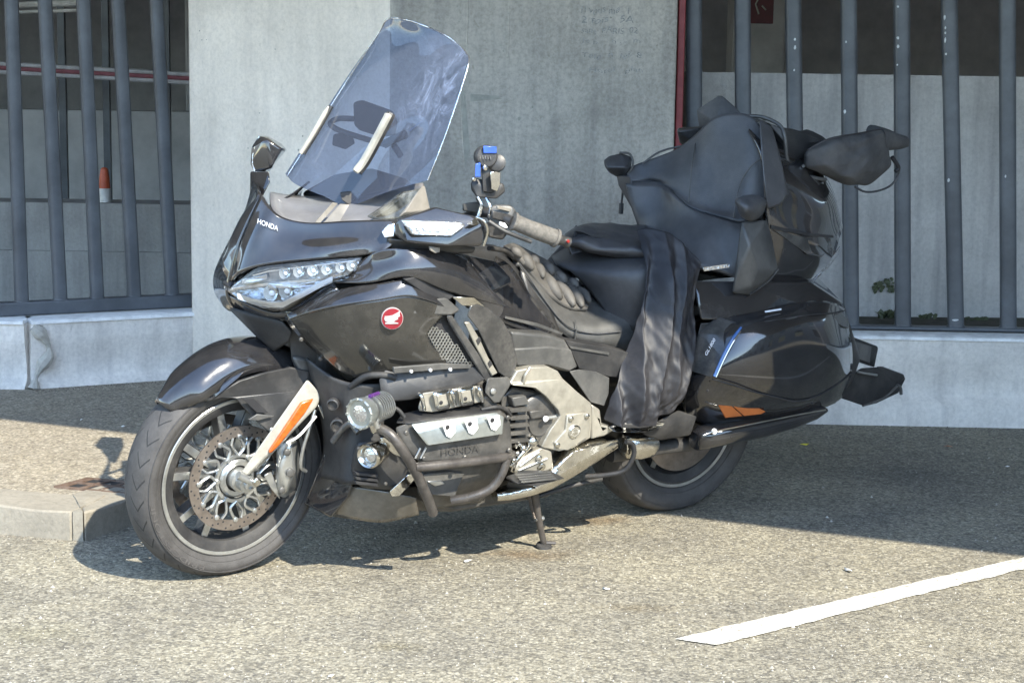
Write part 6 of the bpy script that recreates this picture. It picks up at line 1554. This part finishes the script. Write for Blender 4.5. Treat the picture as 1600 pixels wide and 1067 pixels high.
for idx, v in enumerate(drape.data.vertices):
    a, b_ = divmod(idx, nrow); t = a / (ncol - 1); s = b_ / (nrow - 1)
    q = v.co
    w = (.5 - abs(noise.noise(Vector((q.x * 15 + q.z * 3, 3.1, q.z * 3.2))))) * (.030 + .02 * s) - .018
    w += (.5 - abs(noise.noise(Vector((q.x * 30 - q.z * 9, 7.7, q.z * 9))))) * .012
    w += math.sin(t * 15 + 2.2 * math.sin(s * 3) + 2 * noise.noise(q * 4)) * (.004 + .008 * s)
    w += noise.noise(Vector((q.x * 55, q.y * 20, q.z * 38))) * .004
    if s > .7: w += (.5 - abs(noise.noise(Vector((q.x * 40 + q.z * 30, 1.3, q.z * 22))))) * .016 * (s - .7) * 3
    v.co.y += w
sm = drape.modifiers.new('solid', 'SOLIDIFY'); sm.thickness = .004
local_thing(drape, 'black waterproof leg apron hanging in folds over the left side of the seat', 'apron')
# grey roll-top bag strapped on the rack
bag = hull('roll_top_bag', [(1254, 244, .13), (1262, 233, .14), (1294, 215, .15), (1340, 206, .15), (1379, 199, .13), (1388, 206, .13), (1390, 238, .13), (1396, 260, .12), (1362, 290, .15), (1332, 287, .16), (1292, 270, .16), (1255, 260, .13),
    (1290, 228, .19), (1350, 222, .19), (1366, 262, .19), (1330, 276, .20), (1290, 258, .19), (1265, 236, -.12), (1379, 203, -.14), (1386, 240, -.14), (1355, 270, -.14), (1270, 258, -.12)], 'bag_cloth', None, bev=0)
bm = bmesh.new(); bm.from_mesh(bag.data); bmesh.ops.triangulate(bm, faces=bm.faces); bmesh.ops.subdivide_edges(bm, edges=bm.edges, cuts=5, use_grid_fill=True); bmesh.ops.triangulate(bm, faces=bm.faces); bmesh.ops.subdivide_edges(bm, edges=bm.edges, cuts=1, use_grid_fill=True, smooth=.3)
for v in bm.verts:
    q = v.co; d = noise.noise(q * 6) * .016 + (.5 - abs(noise.noise(Vector((q.x * 7 + q.z * 12, q.y * 5, q.z * 16))))) * .030 + noise.noise(q * 40) * .003 - .012
    v.co += Vector((0, .7, .6)) * d
bmesh.ops.smooth_vert(bm, verts=bm.verts, factor=.5, use_axis_x=True, use_axis_y=True, use_axis_z=True)
for _ in range(5): bmesh.ops.smooth_vert(bm, verts=bm.verts, factor=.5, use_axis_x=True, use_axis_y=True, use_axis_z=True)
bmesh.ops.smooth_vert(bm, verts=bm.verts, factor=.5, use_axis_x=True, use_axis_y=True, use_axis_z=True)
for v in bm.verts:
    q = v.co; v.co += Vector((0, .7, .6)) * ((.5 - abs(noise.noise(Vector((q.x * 18 + q.z * 10, q.y * 9, q.z * 26))))) * .010 - .005)
bm.to_mesh(bag.data); bm.free(); bag.data.shade_smooth()
for e_ in bag.data.edges: e_.use_edge_sharp = False
rt = round_section('rolled_end', [(1384, 200, 240, .12, .05), (1398, 204, 238, .10, .05), (1412, 211, 236, .08, .04), (1421, 214, 232, .06, .03)], 'bag_cloth', bag)
btube('bag_strap', [(1336, 292, .15), (1352, 300, .15), (1374, 298, .14), (1394, 288, .12), (1405, 268, .10), (1400, 252, .10)], .0038, 'bag_cloth', bag)
btube('bag_strap', [(1394, 246, .11), (1404, 262, .11), (1399, 268, .11)], .0075, 'cloth_black', bag)
btube('bag_seam', [(1262, 234, .165), (1296, 217, .185), (1340, 209, .185), (1378, 202, .165)], .0028, 'cloth_black', bag)
local_thing(bag, 'dark grey roll top bag strapped crosswise on the luggage rack', 'bag')
# small hooded bag peeking over the backrest
pk = hull('bag_peak', [(1088, 172, -.20), (1110, 163, -.18), (1123, 149, -.14), (1128, 149, -.12), (1152, 170, -.08), (1162, 182, -.05), (1120, 192, -.08), (1092, 200, -.2), (1110, 180, -.28), (1150, 190, -.22), (1100, 215, -.24)], 'bag_cloth', None, bev=.008, smooth=50)
local_thing(pk, 'dark fabric hood of a bag peaking above the passenger backrest', 'bag')

for (u, v) in ((634, 676), (662, 716), (793, 652), (795, 703), (726, 714)): bolt(u, v, .437, .007, 'engine_dark', vc)
btube('spark_lead', [(632, 652, .40), (622, 640, .39), (606, 632, .37), (596, 622, .36)], .006, 'matte_black')
btube('wire_loom', [(752, 640, .40), (775, 636, .41), (790, 640, .39), (798, 650, .36)], .006, 'matte_black')
btube('water_pipe', [(520, 690, .26), (534, 672, .28), (548, 662, .30), (560, 676, .33)], .010, 'engine_dark')
btube('drain_hose', [(842, 775, .24), (870, 766, .26), (900, 757, .28), (940, 748, .28)], .007, 'matte_black')
for (u, v) in ((560, 700), (640, 735), (602, 755)): bolt(u, v, .392, .005, 'engine_dark', pod)
for (u, v) in ((500, 560), (470, 530)): bolt(u, v, .20, .006, 'engine_dark')
for (u, v) in ((1105, 610), (1180, 628), (1268, 630)): bolt(u, v, .40, .004, 'satin_black', case)
